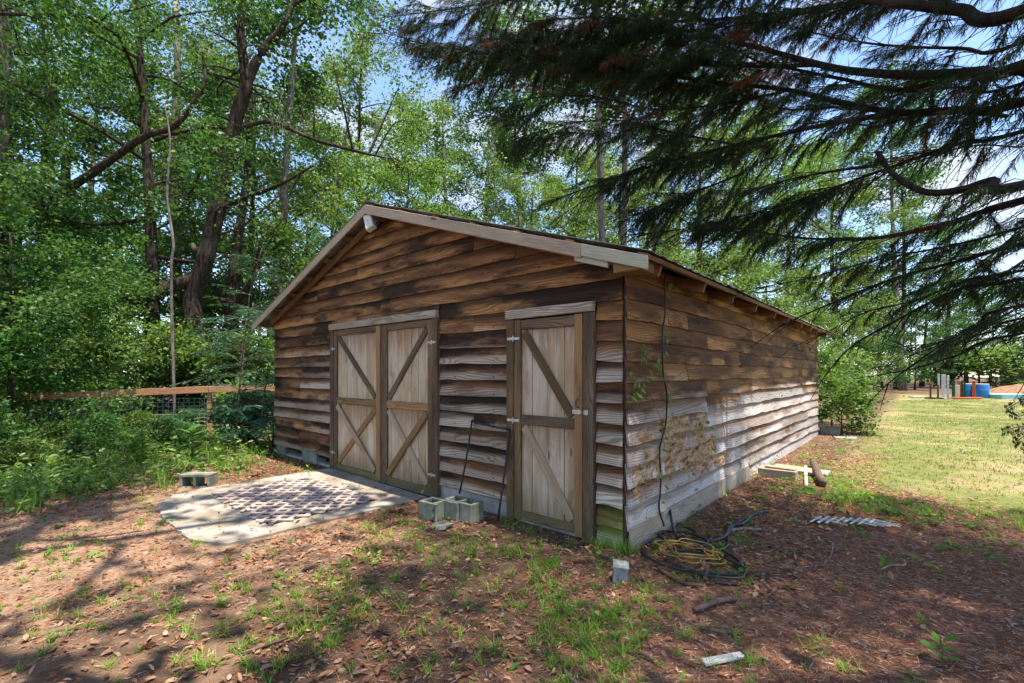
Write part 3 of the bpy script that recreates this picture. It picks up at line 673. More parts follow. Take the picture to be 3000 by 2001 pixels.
def cat(parts):
    Vs, Fs, k = [], [], 0
    for V, F in parts: Vs.append(V); Fs.append(F+k); k += len(V)
    return np.concatenate(Vs), np.concatenate(Fs)

def make_tree(seed, H, r0, h0, cr, nl, per, lsize, spread=.55, lean=(0, 0), droop=0.0, clumps=5, top=True, up=0.5):
    """tapered trunk, limbs and leaf clumps -> (wood mesh, leaf mesh), base at the origin"""
    rs = np.random.RandomState(seed); b = MB(); tips = []
    ph = rs.uniform(0, 6.3, 4)
    def tp(t): return np.array([lean[0]*t*H+.02*H*sin(3*t+ph[0])-.02*H*sin(ph[0]), lean[1]*t*H+.02*H*sin(2.6*t+ph[1])-.02*H*sin(ph[1]), t*H])
    ts = np.linspace(0, .96, 10); R = [r0*(1.35 if t == 0 else 1)*(1-.86*t**.9) for t in ts]; b.tube([tp(t) for t in ts], R, 9)
    for i in range(nl):
        t = h0+(.95-h0)*(i+rs.uniform(.1, .9))/nl; base = tp(t); az = i*2.399+rs.uniform(-.5, .5); q = (t-h0)/(1-h0)
        L = cr*(.55+.6*sin(pi*min(1, .22+q*.78)))*rs.uniform(.75, 1.15)*(1 if top else (1-.55*q)); el = up*(.35+.9*q)+rs.uniform(-.15, .2)
        dr = np.array([cos(az)*cos(el), sin(az)*cos(el), sin(el)]); rad = max(.02, r0*(1-.8*t)*.42)
        P = [base, base+dr*L*.35+rs.normal(size=3)*.05*L, base+dr*L*.7+rs.normal(size=3)*.07*L+np.array([0, 0, -droop*L*.1]), base+dr*L+rs.normal(size=3)*.08*L+np.array([0, 0, -droop*L*.3])]
        b.tube(catmull(P, 2), np.linspace(rad, rad*.22, 7), 6)
        tips += [P[1]*.35+P[2]*.65, P[2], P[3]]
        for k in range(clumps):
            s = rs.uniform(.3, .98); j = min(2, int(s*3)); o = P[j]+(P[j+1]-P[j])*(s*3-j); v = unit(dr*.5+rs.normal(size=3)*np.array([.8, .8, .55])); l2 = L*rs.uniform(.18, .42)
            e = o+v*l2+np.array([0, 0, -droop*l2*.5]); b.tube([o, (o+e)/2+rs.normal(size=3)*.05*l2, e], [rad*.3, rad*.2, rad*.08], 4, False); tips += [e, (o+e)/2]
    if top: tips += [tp(.97), tp(1.0)]
    tips = np.array(tips); C = np.repeat(tips, per, 0); C = C+rs.normal(size=C.shape)*np.array([spread, spread, spread*.62])*rs.uniform(.5, 1.2, (len(C), 1))
    A = rs.normal(size=C.shape)*np.array([1, 1, .55])+np.array([0, 0, -.28]); L = lsize*rs.uniform(.5, 1.2, len(C))*np.repeat(rs.uniform(.7, 1.35, len(tips)), per)
    V, F = diamonds(C, A, L, L*rs.uniform(.5, .75, len(C)), rs)
    clr = np.repeat(rs.uniform(0, 1, len(tips)), per)*.45+rs.uniform(0, 1, len(C))*.55
    return b.mesh('trunk', True), npmesh('crown', V, F, clr)
VAR = {}
VAR['tall'] = make_tree(1, 19, .27, .30, 4.6, 17, 76, .175, .42, clumps=6)
VAR['near'] = make_tree(12, 18, .25, .30, 4.4, 17, 96, .115, .34, clumps=7)
VAR['shade'] = make_tree(9, 17, .3, .42, 5.2, 15, 18, .24, .42, clumps=5, top=False, lean=(.02, .17))
VAR['tall2'] = make_tree(2, 22, .30, .36, 4.2, 17, 68, .19, .44, clumps=6)
VAR['wide'] = make_tree(3, 14, .22, .22, 4.4, 16, 80, .15, .36, clumps=6)
VAR['under'] = make_tree(4, 7.5, .085, .16, 2.7, 14, 56, .12, .25, clumps=5, up=.35)
VAR['under2'] = make_tree(5, 6.0, .07, .12, 2.3, 13, 54, .115, .24, clumps=5, up=.3, lean=(.06, -.04))
VAR['pine'] = make_tree(6, 23, .21, .58, 2.8, 14, 70, .20, .55, clumps=5, up=.25)
VAR['bush'] = make_tree(7, 2.3, .03, .06, 1.15, 12, 30, .11, .17, clumps=4, up=.55)
VAR['bush2'] = make_tree(8, 1.6, .025, .05, .95, 11, 30, .12, .18, clumps=4, up=.5)
_first = {}
def plant(name, var, mats, loc, rz, sc, label, cat_, group=None, sz=None):
    t = empty(name, loc, rz); t.scale = (sc, sc, sz or sc); tag(t, label, cat_, group)
    w, l = VAR[var]; key = (var, mats)
    if key not in _first: _first[key] = (w.copy(), l.copy()); _first[key][0].materials.append(M[mats[0]]); _first[key][1].materials.append(M[mats[1]])
    w, l = _first[key]; link('trunk', w, None, t); link('crown', l, None, t); return t
def on_ground(px, d): p = at(px, HZ, d); return (p[0], p[1], -.02)

# ---------------------------------------------------------------- the wood: (photo column, depth, kind, bark, leaf, scale, height scale)
rt_ = random.Random(21)
LBL = {'tall': 'tall broadleaf tree in the wood beyond the fence', 'tall2': 'lofty broadleaf tree in the wood behind the shed'}
trees = [
 (-380, 9.3, 'near', 'bark', 'oak', .9), (440, 13.2, 'near', 'bark', 'oak', .95), (2460, 33, 'tall', 'bark', 'gum', .95), (2630, 41, 'tall2', 'bark', 'oak', .85), (2760, 54, 'tall2', 'bark', 'oak', .95),
 (-420, 15, 'tall', 'bark', 'oak', 1.0), (-150, 21, 'tall2', 'bark', 'oak', .95), (60, 16, 'wide', 'bark', 'oak', 1.0), (250, 24, 'tall', 'bark_grey', 'gum', 1.0),
 (420, 19, 'wide', 'bark', 'oak', 1.05), (600, 28, 'tall2', 'bark_grey', 'oak', 1.0), (720, 22, 'wide', 'bark', 'gum', 1.1),
 (840, 30, 'tall', 'bark', 'gum', 1.05), (960, 21, 'wide', 'bark_grey', 'gum', .85), (1080, 27, 'tall2', 'bark', 'gum', .9), (1190, 20, 'wide', 'bark', 'gum', .72),
 (1330, 25, 'tall', 'bark_grey', 'gum', .85), (1450, 31, 'tall2', 'bark_grey', 'oak', .9), (1540, 21, 'wide', 'bark', 'gum', .74), (1690, 27, 'tall', 'bark', 'gum', .8),
 (1800, 23, 'wide', 'bark', 'gum', .8), (1960, 30, 'tall', 'bark_grey', 'oak', 1.0), (2060, 23, 'wide', 'bark', 'gum', .95), (2190, 27, 'wide', 'bark', 'gum', 1.1),
 (2300, 33, 'tall', 'bark_grey', 'gum', .98), (2440, 42, 'tall', 'bark', 'oak', .8), (2580, 46, 'wide', 'bark', 'dark', .95), (2700, 50, 'tall', 'bark', 'oak', .72),
 (2830, 56, 'wide', 'bark', 'oak', .95), (2960, 60, 'tall', 'bark_grey', 'dark', .72), (3120, 58, 'wide', 'bark', 'oak', 1.0), (3300, 50, 'tall', 'bark', 'oak', .8),
 (-700, 17, 'wide', 'bark', 'oak', 1.1), (300, 40, 'tall2', 'bark', 'oak', .8), (1250, 40, 'tall2', 'bark', 'oak', 1.0), (1650, 40, 'tall', 'bark', 'oak', 1.05), (2120, 44, 'tall2', 'bark', 'oak', .9), (900, 42, 'tall2', 'bark', 'oak', .8)]
ORD = ['first', 'second', 'third', 'fourth', 'fifth', 'sixth', 'seventh', 'eighth', 'ninth', 'tenth', 'eleventh', 'twelfth', 'thirteenth', 'fourteenth', 'fifteenth', 'sixteenth', 'seventeenth', 'eighteenth', 'nineteenth', 'twentieth']
TONE = {'oak': 'mid-green', 'gum': 'light green', 'dark': 'dark green', 'blueg': 'blue-green'}
_ct = {}
def nth(gr): _ct[gr] = _ct.get(gr, -1)+1; return ORD[_ct[gr]]
trees.sort(key=lambda t: t[0])
for i, (px, d, v, bk, lf, s) in enumerate(trees):
    if px < 800: gr = 'trees of the wood beyond the fence'; lab = f'{TONE[lf]} woodland tree, {nth(gr)} from the left beyond the rail fence'
    elif px < 2350: gr = 'trees of the wood behind the shed'; lab = f'{TONE[lf]} woodland tree, {nth(gr)} from the left behind the shed'
    else: gr = 'trees beyond the lawn'; lab = f'{TONE[lf]} tree, {nth(gr)} from the shed in the row beyond the lawn'
    plant('woodland_tree', v, (bk, lf), on_ground(px, d), rt_.uniform(0, 6.28), s*rt_.uniform(.93, 1.07), lab, 'tree', gr)
# slim understorey trees
und = [(2440, 60, 'under', 'dark', 1.7), (2550, 64, 'under2', 'oak', 2.0), (2660, 66, 'under', 'dark', 1.8), (2790, 64, 'under2', 'dark', 2.1), (2900, 70, 'under', 'oak', 2.0), (3020, 66, 'under2', 'dark', 2.1), (20, 8.7, 'under2', 'oak', .72), (180, 11.2, 'under', 'oak', .66), (350, 11.7, 'under2', 'gum', .62), (-150, 8.0, 'under', 'oak', .75), (-250, 11.5, 'under', 'oak', 1.0), (40, 12.5, 'under2', 'oak', 1.1), (-90, 11.2, 'under', 'dark', .85), (330, 18, 'under', 'oak', 1.0), (520, 19, 'under2', 'dark', 1.1), (690, 16.5, 'under', 'dark', .7), (760, 17.5, 'under2', 'gum', 1.1),
 (900, 18, 'under', 'gum', 1.0), (1150, 17.5, 'under2', 'gum', .85), (1420, 18, 'under', 'gum', .85), (1640, 17, 'under2', 'gum', .9), (1900, 17.5, 'under', 'gum', .85), (2090, 18.5, 'under2', 'gum', 1.0), (2240, 19, 'under', 'gum', .8), (2380, 17.5, 'under2', 'gum', .6), (2470, 24, 'under', 'gum', .65), (2570, 36, 'under2', 'oak', .95), (2680, 40, 'under', 'dark', .8), (2350, 30, 'under2', 'gum', 1.0), (150, 19, 'under2', 'oak', 1.2), (440, 22, 'under', 'gum', 1.2), (2500, 40, 'under', 'dark', 1.0), (2780, 44, 'under2', 'oak', 1.0)]
und.sort(key=lambda t: t[0])
for px, d, v, lf, s in und:
    if px < 800: gr = 'understorey trees past the fence'; lab = f'low {TONE[lf]} understorey tree, {nth(gr)} from the left past the rail fence'
    elif px < 2350: gr = 'understorey trees behind the shed'; lab = f'low {TONE[lf]} understorey tree, {nth(gr)} from the left over the shed roof'
    else: gr = 'understorey trees at the lawn edge'; lab = f'low {TONE[lf]} understorey tree, {nth(gr)} from the shed along the lawn edge'
    plant('understorey_tree', v, ('bark', lf), on_ground(px, d), rt_.uniform(0, 6.28), s, lab, 'tree', gr)
# unseen tree behind the viewpoint, added so its crown dapples the yard
plant('added_shade_tree', 'shade', ('bark', 'oak'), (-1.0, -4.9, 0), .6, 1.0, 'unseen broad oak added behind the viewpoint to shade the yard', 'tree')

# pines with bare trunks
for px, py, d, w, lab in ((782, 700, 17.5, 1.0, 'straight grey pine trunk at the shed\'s left eave'), (1772, 560, 15.6, .78, 'left one of the twin grey pine trunks over the roof'), (1815, 560, 15.9, .74, 'right one of the twin grey pine trunks over the roof'), (1560, 420, 24, .9, 'pale pine trunk seen high above the shed roof'), (2645, 1040, 38, 1.2, 'stout pale pine trunk beyond the lawn')):
    plant('pine_tree', 'pine', ('bark_grey', 'oak'), on_ground(px, d), rt_.uniform(0, 6.28), w, lab, 'tree')

# trees with the trunks that show on the left
def shaped_tree(name, paths, label, bark, leaf, clump_at, per, spread, lsize, seed):
    rs = np.random.RandomState(seed); base = paths[0][0][0].copy(); base[2] = 0
    t = empty(name, base); tag(t, label, 'tree')
    b = MB()
    for k, (P, R) in enumerate(paths):
        Q = catmull(P, 5); rr = np.interp(np.linspace(0, 1, len(Q)), np.linspace(0, 1, len(R)), R); b.tube([q-base for q in Q], rr, 10)
    if len(clump_at):
        Tq = np.array([q for P, R in paths for q in catmull(P, 5)[8:]])
        for c in clump_at:
            j = rs.choice(np.argsort(np.linalg.norm(Tq-c, axis=1))[:9]); o_ = Tq[j]; L_ = np.linalg.norm(c-o_)
            if L_ > 2.6: continue
            m_ = (o_+c)/2+rs.normal(size=3)*.12*L_+UP*.1*L_; b.tube([q-base for q in catmull([o_, m_, c], 3)], np.linspace(min(.045, .012*L_+.012), .006, 7), 5, False)
    b.build('trunk', M[bark], t, True)
    if len(clump_at):
        c = np.array(clump_at)-base; C = np.repeat(c, per, 0); C = C+rs.normal(size=C.shape)*np.array([spread, spread, spread*.7])
        L = lsize*rs.uniform(.6, 1.3, len(C)); V, F = diamonds(C, rs.normal(size=C.shape)*np.array([1, 1, .5])+np.array([0, 0, -.3]), L, L*.6, rs)
        link('crown', npmesh('crown', V, F, rs.uniform(0, 1, len(C))), M[leaf], t)
    return t
def cl(lst, d, j, rs): return [dz(x, y, d+rs.uniform(-j, j)) for x, y in lst]
rs0 = np.random.RandomState(3)
d = 13.5
shaped_tree('leaning_oak', [([dz(462, 900, d), dz(455, 780, d), dz(440, 690, d), dz(470, 600, d), dz(505, 450, d), dz(540, 280, d), dz(565, 190, d), dz(553, 90, d), dz(556, -90, d)], [.30, .26, .26, .24, .21, .19, .17, .11, .08]),
  ([dz(560, 205, d), dz(600, 120, d), dz(650, 60, d), dz(700, -60, d)], [.15, .12, .09, .05]),
  ([dz(455, 640, d), dz(400, 655, d-.3), dz(345, 680, d-.6), dz(298, 690, d-.8)], [.20, .18, .16, .13]),
  ([dz(500, 480, d), dz(560, 455, d), dz(640, 425, d-.5), dz(720, 380, d-1)], [.09, .06, .05, .02]),
  ([dz(530, 300, d), dz(620, 280, d), dz(720, 320, d), dz(830, 350, d-.5), dz(900, 365, d-.8)], [.07, .06, .05, .04, .01])],
  'dark leaning oak with a forked trunk and a lopped low limb', 'bark', 'oak', cl([(x+rs0.uniform(-25, 25), y+rs0.uniform(-25, 25)) for x in range(280, 980, 52) for y in range(-120, 330, 66) if rs0.rand() < .62]+[(x, y) for x in range(560, 720, 60) for y in range(330, 640, 75) if rs0.rand() < .5], d+.4, 2.0, rs0), 84, .33, .105, 31)
d = 15
shaped_tree('forked_oak', [([dz(525, 890, d), dz(530, 800, d), dz(533, 690, d), dz(545, 560, d), dz(570, 380, d), dz(575, 200, d)], [.26, .23, .21, .14, .11, .08]), ([dz(533, 715, d), dz(505, 670, d), dz(480, 640, d), dz(440, 560, d)], [.15, .13, .11, .08]), ([dz(535, 700, d), dz(580, 640, d), dz(600, 560, d)], [.12, .09, .06])],
  'dark oak trunk forking low, nearest the shed\'s left wall', 'bark', 'oak', cl([(x, y) for x in range(420, 720, 60) for y in range(180, 520, 80)], d+1, 1.2, rs0), 34, .4, .15, 32)
d = 12.5
shaped_tree('fallen_limb_tree', [([dz(-120, 640, d), dz(20, 520, d), dz(130, 450, d), dz(230, 385, d), dz(330, 315, d), dz(400, 290, d), dz(445, 235, d), dz(470, 190, d), dz(465, 120, d)], [.14, .12, .11, .10, .08, .07, .055, .045, .03])],
  'long broken limb slanting up through the leaves', 'bark', 'oak', [], 0, 1, 1, 33)
for P, R, dd, lab in (([(-22, 900), (-18, 600), (-20, 300), (-8, 60), (-12, -200)], [.42, .38, .34, .30, .26], 13, 'massive grey trunk at the picture\'s left border'),
  ([(115, 890), (112, 700), (105, 500), (118, 200)], [.26, .24, .22, .15], 17, 'dark upright trunk behind the fence left of centre'),
  ([(160, 890), (155, 600), (150, 350)], [.2, .18, .14], 19, 'dark upright trunk beside the thicker one past the fence'),
  ([(402, 760), (393, 640), (398, 560), (384, 450), (391, 330), (378, 240)], [.03, .03, .027, .024, .02, .012], 10.6, 'pale crooked sapling stem leaning before the oak'),
  ([(415, 560), (400, 380), (408, 200), (404, 0)], [.19, .17, .15, .1], 20, 'straight grey trunk seen behind the crooked sapling'),
  ([(455, 900), (450, 760), (445, 640)], [.27, .25, .22], 18, 'broad dark trunk directly behind the leaning oak')):
    g0 = dz(P[0][0], P[0][1], dd); bx = g0.copy(); bx[2] = 0
    shaped_tree('bare_trunk', [([bx]+[dz(x, y, dd) for x, y in P[1:] if dz(x, y, dd)[2] > .3], [R[0]*1.15]+R[1:])], lab, 'bark_grey' if R[0] > .4 or R[0] < .1 or dd == 20 else 'bark', 'oak', [], 0, 1, 1, 40)

# hanging moss on the trees behind the roof
rm = np.random.RandomState(8)
for k, (x, y, dd) in enumerate(((1165, 415, 17), (1140, 455, 17.5), (1130, 330, 18), (1510, 560, 17), (1235, 380, 18), (860, 270, 15), (640, 265, 13))):
    p = dz(x, y, dd); n = 60; C = p+rm.normal(size=(n, 3))*np.array([.1, .1, .3]); V, F = diamonds(C, rm.normal(size=(n, 3))*.16+np.array([0, 0, -1]), rm.uniform(.15, .5, n), .016, rm)
    o = link('hanging_moss', npmesh('hanging_moss', V-p, F, rm.rand(n)), M['moss']); o.location = p; tag(o, 'grey beard of moss hanging in the trees, '+nth('moss')+' from the roof peak outwards' if 0 else f'grey moss beard hanging in the trees, {nth("moss")} clump counted from the twin pines', 'moss', 'hanging grey moss')

# ---------------------------------------------------------------- the conifer overhead
rc = np.random.RandomState(77)
LOWX = [700, 850, 900, 1000, 1100, 1150, 1195, 1260, 1310, 1400, 1500, 1600, 1700, 1800, 1900, 2000, 2100, 2351, 2700]
LOWY = [-40, 70, 120, 190, 300, 340, 455, 545, 470, 520, 575, 610, 655, 700, 775, 800, 815, 855, 900]
TRK = np.array([5.5, 1.0, 0.0])
con = empty('overhanging_conifer', TRK); tag(con, 'dark conifer whose drooping boughs overhang the shed roof', 'tree')
one('trunk', M['bark_red'], con, lambda b: b.tube([(0, 0, -.05), (.03, 0, 1), (0, .04, 4), (-.03, 0, 8), (.02, .03, 12), (0, 0, 17)], [.42, .33, .29, .23, .15, .03], 12), smooth=True)
def dep(x): return 5.7-(x-1200)*.00245 if x > 1200 else 5.7+(1200-x)*.0012
limbs = [ # pixel path, root radius, tip radius, needle density, joined to trunk
 ([(2351, 25), (2200, 22), (2050, 5), (1900, -15)], .085, .05, .3, 1, 0),
 ([(2351, 150), (2250, 165), (2100, 172), (1950, 162), (1850, 140), (1750, 112), (1640, 85), (1500, 55), (1380, 40), (1200, 50)], .075, .012, .9, 1, 0),
 ([(1880, 148), (1750, 152), (1600, 148), (1500, 130), (1350, 120)], .022, .006, 1, 0, 0),
 ([(2351, 232), (2200, 252), (2060, 258), (1930, 235), (1800, 205), (1650, 190), (1480, 165), (1300, 140), (1100, 120), (950, 95), (870, 60)], .06, .006, 1, 1, .2),
 ([(2040, 262), (1900, 285), (1700, 330), (1500, 380), (1350, 430), (1250, 470)], .026, .005, 1, 0, .1),
 ([(2351, 425), (2280, 415), (2200, 437), (2120, 440), (2050, 400), (2015, 350)], .055, .03, .35, 1, -.2),
 ([(2010, 380), (1900, 395), (1780, 420), (1650, 460)], .014, .004, .8, 0, -.1),
 ([(2351, 460), (2260, 485), (2150, 520), (2000, 547), (1850, 547), (1700, 525), (1600, 500)], .05, .006, .7, 1, 0),
 ([(2351, 300), (2200, 330), (2000, 400), (1800, 470), (1600, 520), (1450, 540)], .022, .004, .9, 1, .3),
 ([(2351, 560), (2200, 600), (2050, 640), (1900, 700), (1800, 745), (1720, 800)], .02, .003, .5, 1, 0),
 ([(2351, 640), (2200, 665), (2050, 740), (1950, 800), (1890, 870), (1860, 920)], .02, .003, .45, 1, .2),
 ([(2351, 700), (2250, 745), (2150, 800), (2040, 880), (1990, 930)], .014, .003, .3, 1, -.2),
 ([(2351, 765), (2200, 815), (2080, 850), (1960, 870)], .012, .003, .35, 1, -.2),
 ([(2351, 620), (2230, 640), (2100, 690), (1980, 720), (1850, 790)], .018, .003, .8, 1, .6),
 ([(2351, 520), (2200, 560), (2000, 600), (1850, 640), (1740, 660)], .02, .003, .8, 1, .8),
 ([(2351, 730), (2280, 760), (2180, 780), (2080, 800)], .014, .003, .9, 1, .8),
 ([(2200, -40), (2000, 0), (1700, 40), (1400, 60), (1200, 100), (1050, 165)], .035, .005, 1, 1, .3),
 ([(1900, -70), (1500, -45), (1200, -5), (1000, 25), (880, 40)], .03, .005, 1, 1, 0),
 ([(1700, 335), (1550, 305), (1400, 275), (1260, 295), (1180, 330)], .012, .004, 1, 0, .1),
 ([(1800, 210), (1650, 240), (1500, 250), (1350, 220), (1200, 230), (1090, 280)], .014, .004, 1, 0, .2),
 ([(1500, 90), (1350, 100), (1150, 90), (1000, 130), (930, 150)], .012, .004, 1, 0, .5),
 ([(1700, 400), (1600, 440), (1500, 480), (1420, 500)], .012, .004, 1, 0, .3),
 ([(2351, 190), (2200, 200), (2050, 220), (1900, 300), (1780, 360)], .02, .004, .7, 1, .7),
 ([(2351, 95), (2200, 110), (2000, 100), (1850, 70), (1700, 20)], .025, .004, .6, 1, .7)]
limbs += [([(x+rc.uniform(-40, 40), y+rc.uniform(-10, 45)) for x, y in l[0]], l[1]*.3, .003, l[3], 0, l[5]+rc.uniform(-.5, .8)) for l in limbs if l[3] >= .9]
ST, DEAD, TW = [], [], MB()
for li, (P, r0, r1, dens, joined, dd) in enumerate(limbs):
    Q = [dz(x, y, dep(x)+dd) for x, y in P]
    if joined:
        q = Q[0]; a = np.array([TRK[0], TRK[1], q[2]+.25]); Q = [a, a*.45+q*.55+np.array([0, 0, .1])]+Q; 
    C = catmull(Q, 6); rr = np.linspace(r0*1.15, r1, len(C)); rr = rr*(.55 if r0 > .04 else .8); one('limb', M['bark_red'], con, lambda b: b.tube([c-TRK for c in C], rr, 7), smooth=True)
    seg = np.linalg.norm(np.diff(C, axis=0), axis=1); cum = np.concatenate([[0], np.cumsum(seg)]); tot = cum[-1]; s = .25
    while s < tot:
        s += rc.uniform(.026, .062); i = min(np.searchsorted(cum, s)-1, len(C)-2)
        if i < 0 or s > tot: continue
        p = C[i]+(C[i+1]-C[i])*(s-cum[i])/seg[i]; t = unit(C[i+1]-C[i]); sd = unit(np.cross(t, UP))*rc.choice([-1, 1]); fr = s/tot
        px, py, dp = project(p); px /= 1.276; py /= 1.276
        if dp < 1.6 or px > 2700: continue
        L = rc.uniform(.25, .85)*(1-.45*fr if fr > .5 else .9); e = t*rc.uniform(.5, .9)+sd*rc.uniform(.2, .9)+UP*rc.uniform(-.55, .15)
        e = unit(e); pts = [p, p+e*L*.35+UP*-.01, p+e*L*.7+UP*-.05*L, p+e*L+UP*-.2*L]
        dn = dens*np.interp(px, [900, 1300, 1500, 2000, 2351], [1, 1, .95, .72, .55])
        low = np.interp(px, LOWX, LOWY)
        ex, ey, _ = project(pts[-1]); 
        if ey/1.276 > np.interp(ex/1.276, LOWX, LOWY)+(45 if rc.rand() < .85 else 150): continue
        TW.tube([q-TRK for q in pts], [.0045, .0035, .0028, .0015], 4, False)
        if rc.rand() > (dn*.95+.05)*np.clip(np.sin(p[0]*2.7+1.3*np.sin(p[1]*2.2))+np.sin(p[2]*4.1+p[0]*1.7)+1.25, .2, 1): continue
        k = int(L/.0095); u = rc.uniform(.12, 1.04, k*4); base = np.stack([np.interp(u, [0, .35, .7, 1.04], [q[c] for q in pts]) for c in range(3)], 1)
        A = e*.6+rc.normal(size=(len(u), 3))*.4+UP*-.7
        X, Y, _ = project(base+A*.08); ok = Y/1.276 < np.interp(X/1.276, LOWX, LOWY)+rc.normal(size=len(u))*10+38*np.sin(X*.021)+26*np.sin(X*.053+1)-22
        (DEAD if rc.rand() < .045 else ST).append(np.concatenate([base[ok], A[ok]], 1))
def strips(lst, mat, nm):
    S = np.concatenate(lst); L = rc.uniform(.04, .13, len(S)); V, F = diamonds(S[:, :3]-TRK, S[:, 3:], L, rc.uniform(.003, .0058, len(S)), rc, .3)
    link(nm, npmesh(nm, V, F, rc.rand(len(S))), M[mat], con)
strips(ST, 'conifer', 'needle_spray'); strips(DEAD, 'conifer_dead', 'dead_spray'); TW.build('twigs', M['bark_red'], con)
# the rest of its crown, above the frame
def bough(seed):
    rs = np.random.RandomState(seed); b = MB(); C = catmull([(0, 0, 0), (.35, .02, .03), (.7, -.02, .02), (1, .01, -.06)], 4); b.tube(C, np.linspace(.014, .002, len(C)), 5)
    n = 5200; u = rs.uniform(.12, 1.0, n); base = np.stack([np.interp(u, np.linspace(0, 1, len(C)), [c[k] for c in C]) for k in range(3)], 1)
    wd = .20*np.sin(np.clip(u, 0, 1)*2.6+.25); tw = np.round(u*26)/26; v = rs.uniform(-1, 1, n); base[:, 1] += v*wd; base[:, 0] += np.abs(v)*.08+(tw-u)*.6; base[:, 2] += -np.abs(v)*.05+rs.normal(size=n)*.012
    A = np.stack([np.full(n, .6), np.sign(v)*.6, np.full(n, -.5)], 1)+rs.normal(size=(n, 3))*.4
    V, F = diamonds(base, A, rs.uniform(.018, .045, n), rs.uniform(.0025, .005, n), rs, .3); return b.mesh('bough', True), npmesh('needle_spray', V, F, rs.rand(n))
BO = [bough(k) for k in (50, 51, 52)]
for a, l in BO: a.materials.append(M['bark_red']); l.materials.append(M['conifer'])
rb2 = random.Random(5)
for k in range(33):
    z = 6.2+9.5*k/33; az = rb2.uniform(-pi, pi); L = (7.6-.42*(z-6))*rb2.uniform(.8, 1.1)
    if sin(az) > 0: L *= 1-.55*sin(az)
    if cos(az) > .2: L *= .6
    a, l = BO[k % 3]
    for nm, me in (('bough', a), ('needle_spray', l)):
        o = link(nm, me, None, con); o.location = (0, 0, z); o.rotation_euler = (0, rb2.uniform(-.05, .12), az); o.scale = (L, L, L)

# dark pinnate leaf hanging in at the right border
mf = empty('hanging_fern_leaf', dz(2420, 890, 1.7)); tag(mf, 'dark feathery leaf spray hanging in at the right border', 'leaf spray'); o0 = np.array(mf.location)
def pinna(pts, name='pinna'):
    rs = np.random.RandomState(int(abs(pts[0][0])) % 97); C = np.array(catmull([dz(x, y, 1.7) for x, y in pts], 8)); b = MB(); b.tube([c-o0 for c in C], .0018, 4, False); b.build('stalk', M['stick'], mf)
    n = len(C)*2; u = np.linspace(.1, 1, n); P = np.stack([np.interp(u, np.linspace(0, 1, len(C)), C[:, k]) for k in range(3)], 1)-o0; t = unit(C[-1]-C[0])
    A = np.where(np.arange(n)[:, None] % 2, 1, -1)*np.cross(t, FW)+t*.4+rs.normal(size=(n, 3))*.1
    V, F = diamonds(P, A, .02, .005, rs, .1); link(name, npmesh(name, V, F, rs.rand(n)*.4), M['dark'], mf)
for q in ([(2420, 890), (2370, 905), (2335, 925), (2310, 940)], [(2420, 900), (2375, 930), (2345, 955), (2318, 948)], [(2420, 930), (2380, 955), (2350, 985), (2325, 1000)], [(2420, 960), (2370, 975), (2330, 982), (2302, 992)], [(2420, 965), (2375, 985), (2345, 1005), (2330, 1020)], [(2420, 975), (2380, 1000), (2360, 1015), (2350, 1035)], [(2425, 870), (2390, 890), (2360, 905), (2345, 925)]): pinna(q)
# ---------------------------------------------------------------- rail fence on the left
f1, f2 = at(0, HZ, 9.5)*np.array([1, 1, 0]), at(615, HZ, 10.25)*np.array([1, 1, 0])
dirf = unit(f2-f1); f3 = f2+dirf*2.6
fe = empty('rail_fence', (f1[0], f1[1], 0)); tag(fe, 'reddish wood rail fence with wire mesh panels before the woods', 'fence'); fo_ = np.array([f1[0], f1[1], 0])
f0 = f1-dirf*6.5; Lf = np.linalg.norm(f3-f0); nf = np.array([-dirf[1], dirf[0], 0])
def ftop(s): return 1.0+.2*np.clip((s-6.0)/5.0, 0, 1)
sp = np.arange(0, Lf, 2.05); off = (np.linalg.norm(f2-f0)) % 2.05
posts = [s for s in sp+off if s < Lf]
for s in posts:
    p = f0+dirf*s-fo_; one('post', M['fence'], fe, lambda b: b.box((p[0], p[1], ftop(s)/2-.03), dirf*.045, nf*.045, (0, 0, ftop(s)/2+.02), .003, rb), bevel=.005)
for a, c in zip(posts, posts[1:]):
    pa, pc = f0+dirf*(a+.004)-fo_, f0+dirf*(c-.004)-fo_
    for zc, hh in ((-.0, .07),):
        one('rail', M['fence'], fe, lambda b: b.box(((pa+pc)/2)[0:2].tolist()+[(ftop(a)+ftop(c))/2-.045], (pc-pa)/2+UP*(ftop(c)-ftop(a))/2, nf*.02+0, (0, 0, hh), .003, rb), bevel=.004).location = tuple(-nf*.068)
    b = MB()
    for k in range(11):
        z = .08+.085*k; b.tube([pa+UP*z, pc+UP*z], .0032, 4, False)
    n = int((c-a)/.1)
    for k in range(n+1): q = pa+(pc-pa)*k/n; b.tube([q+UP*.05, q+UP*.95], .0032, 4, False)
    b.build('wire_mesh', M['wire'], fe)

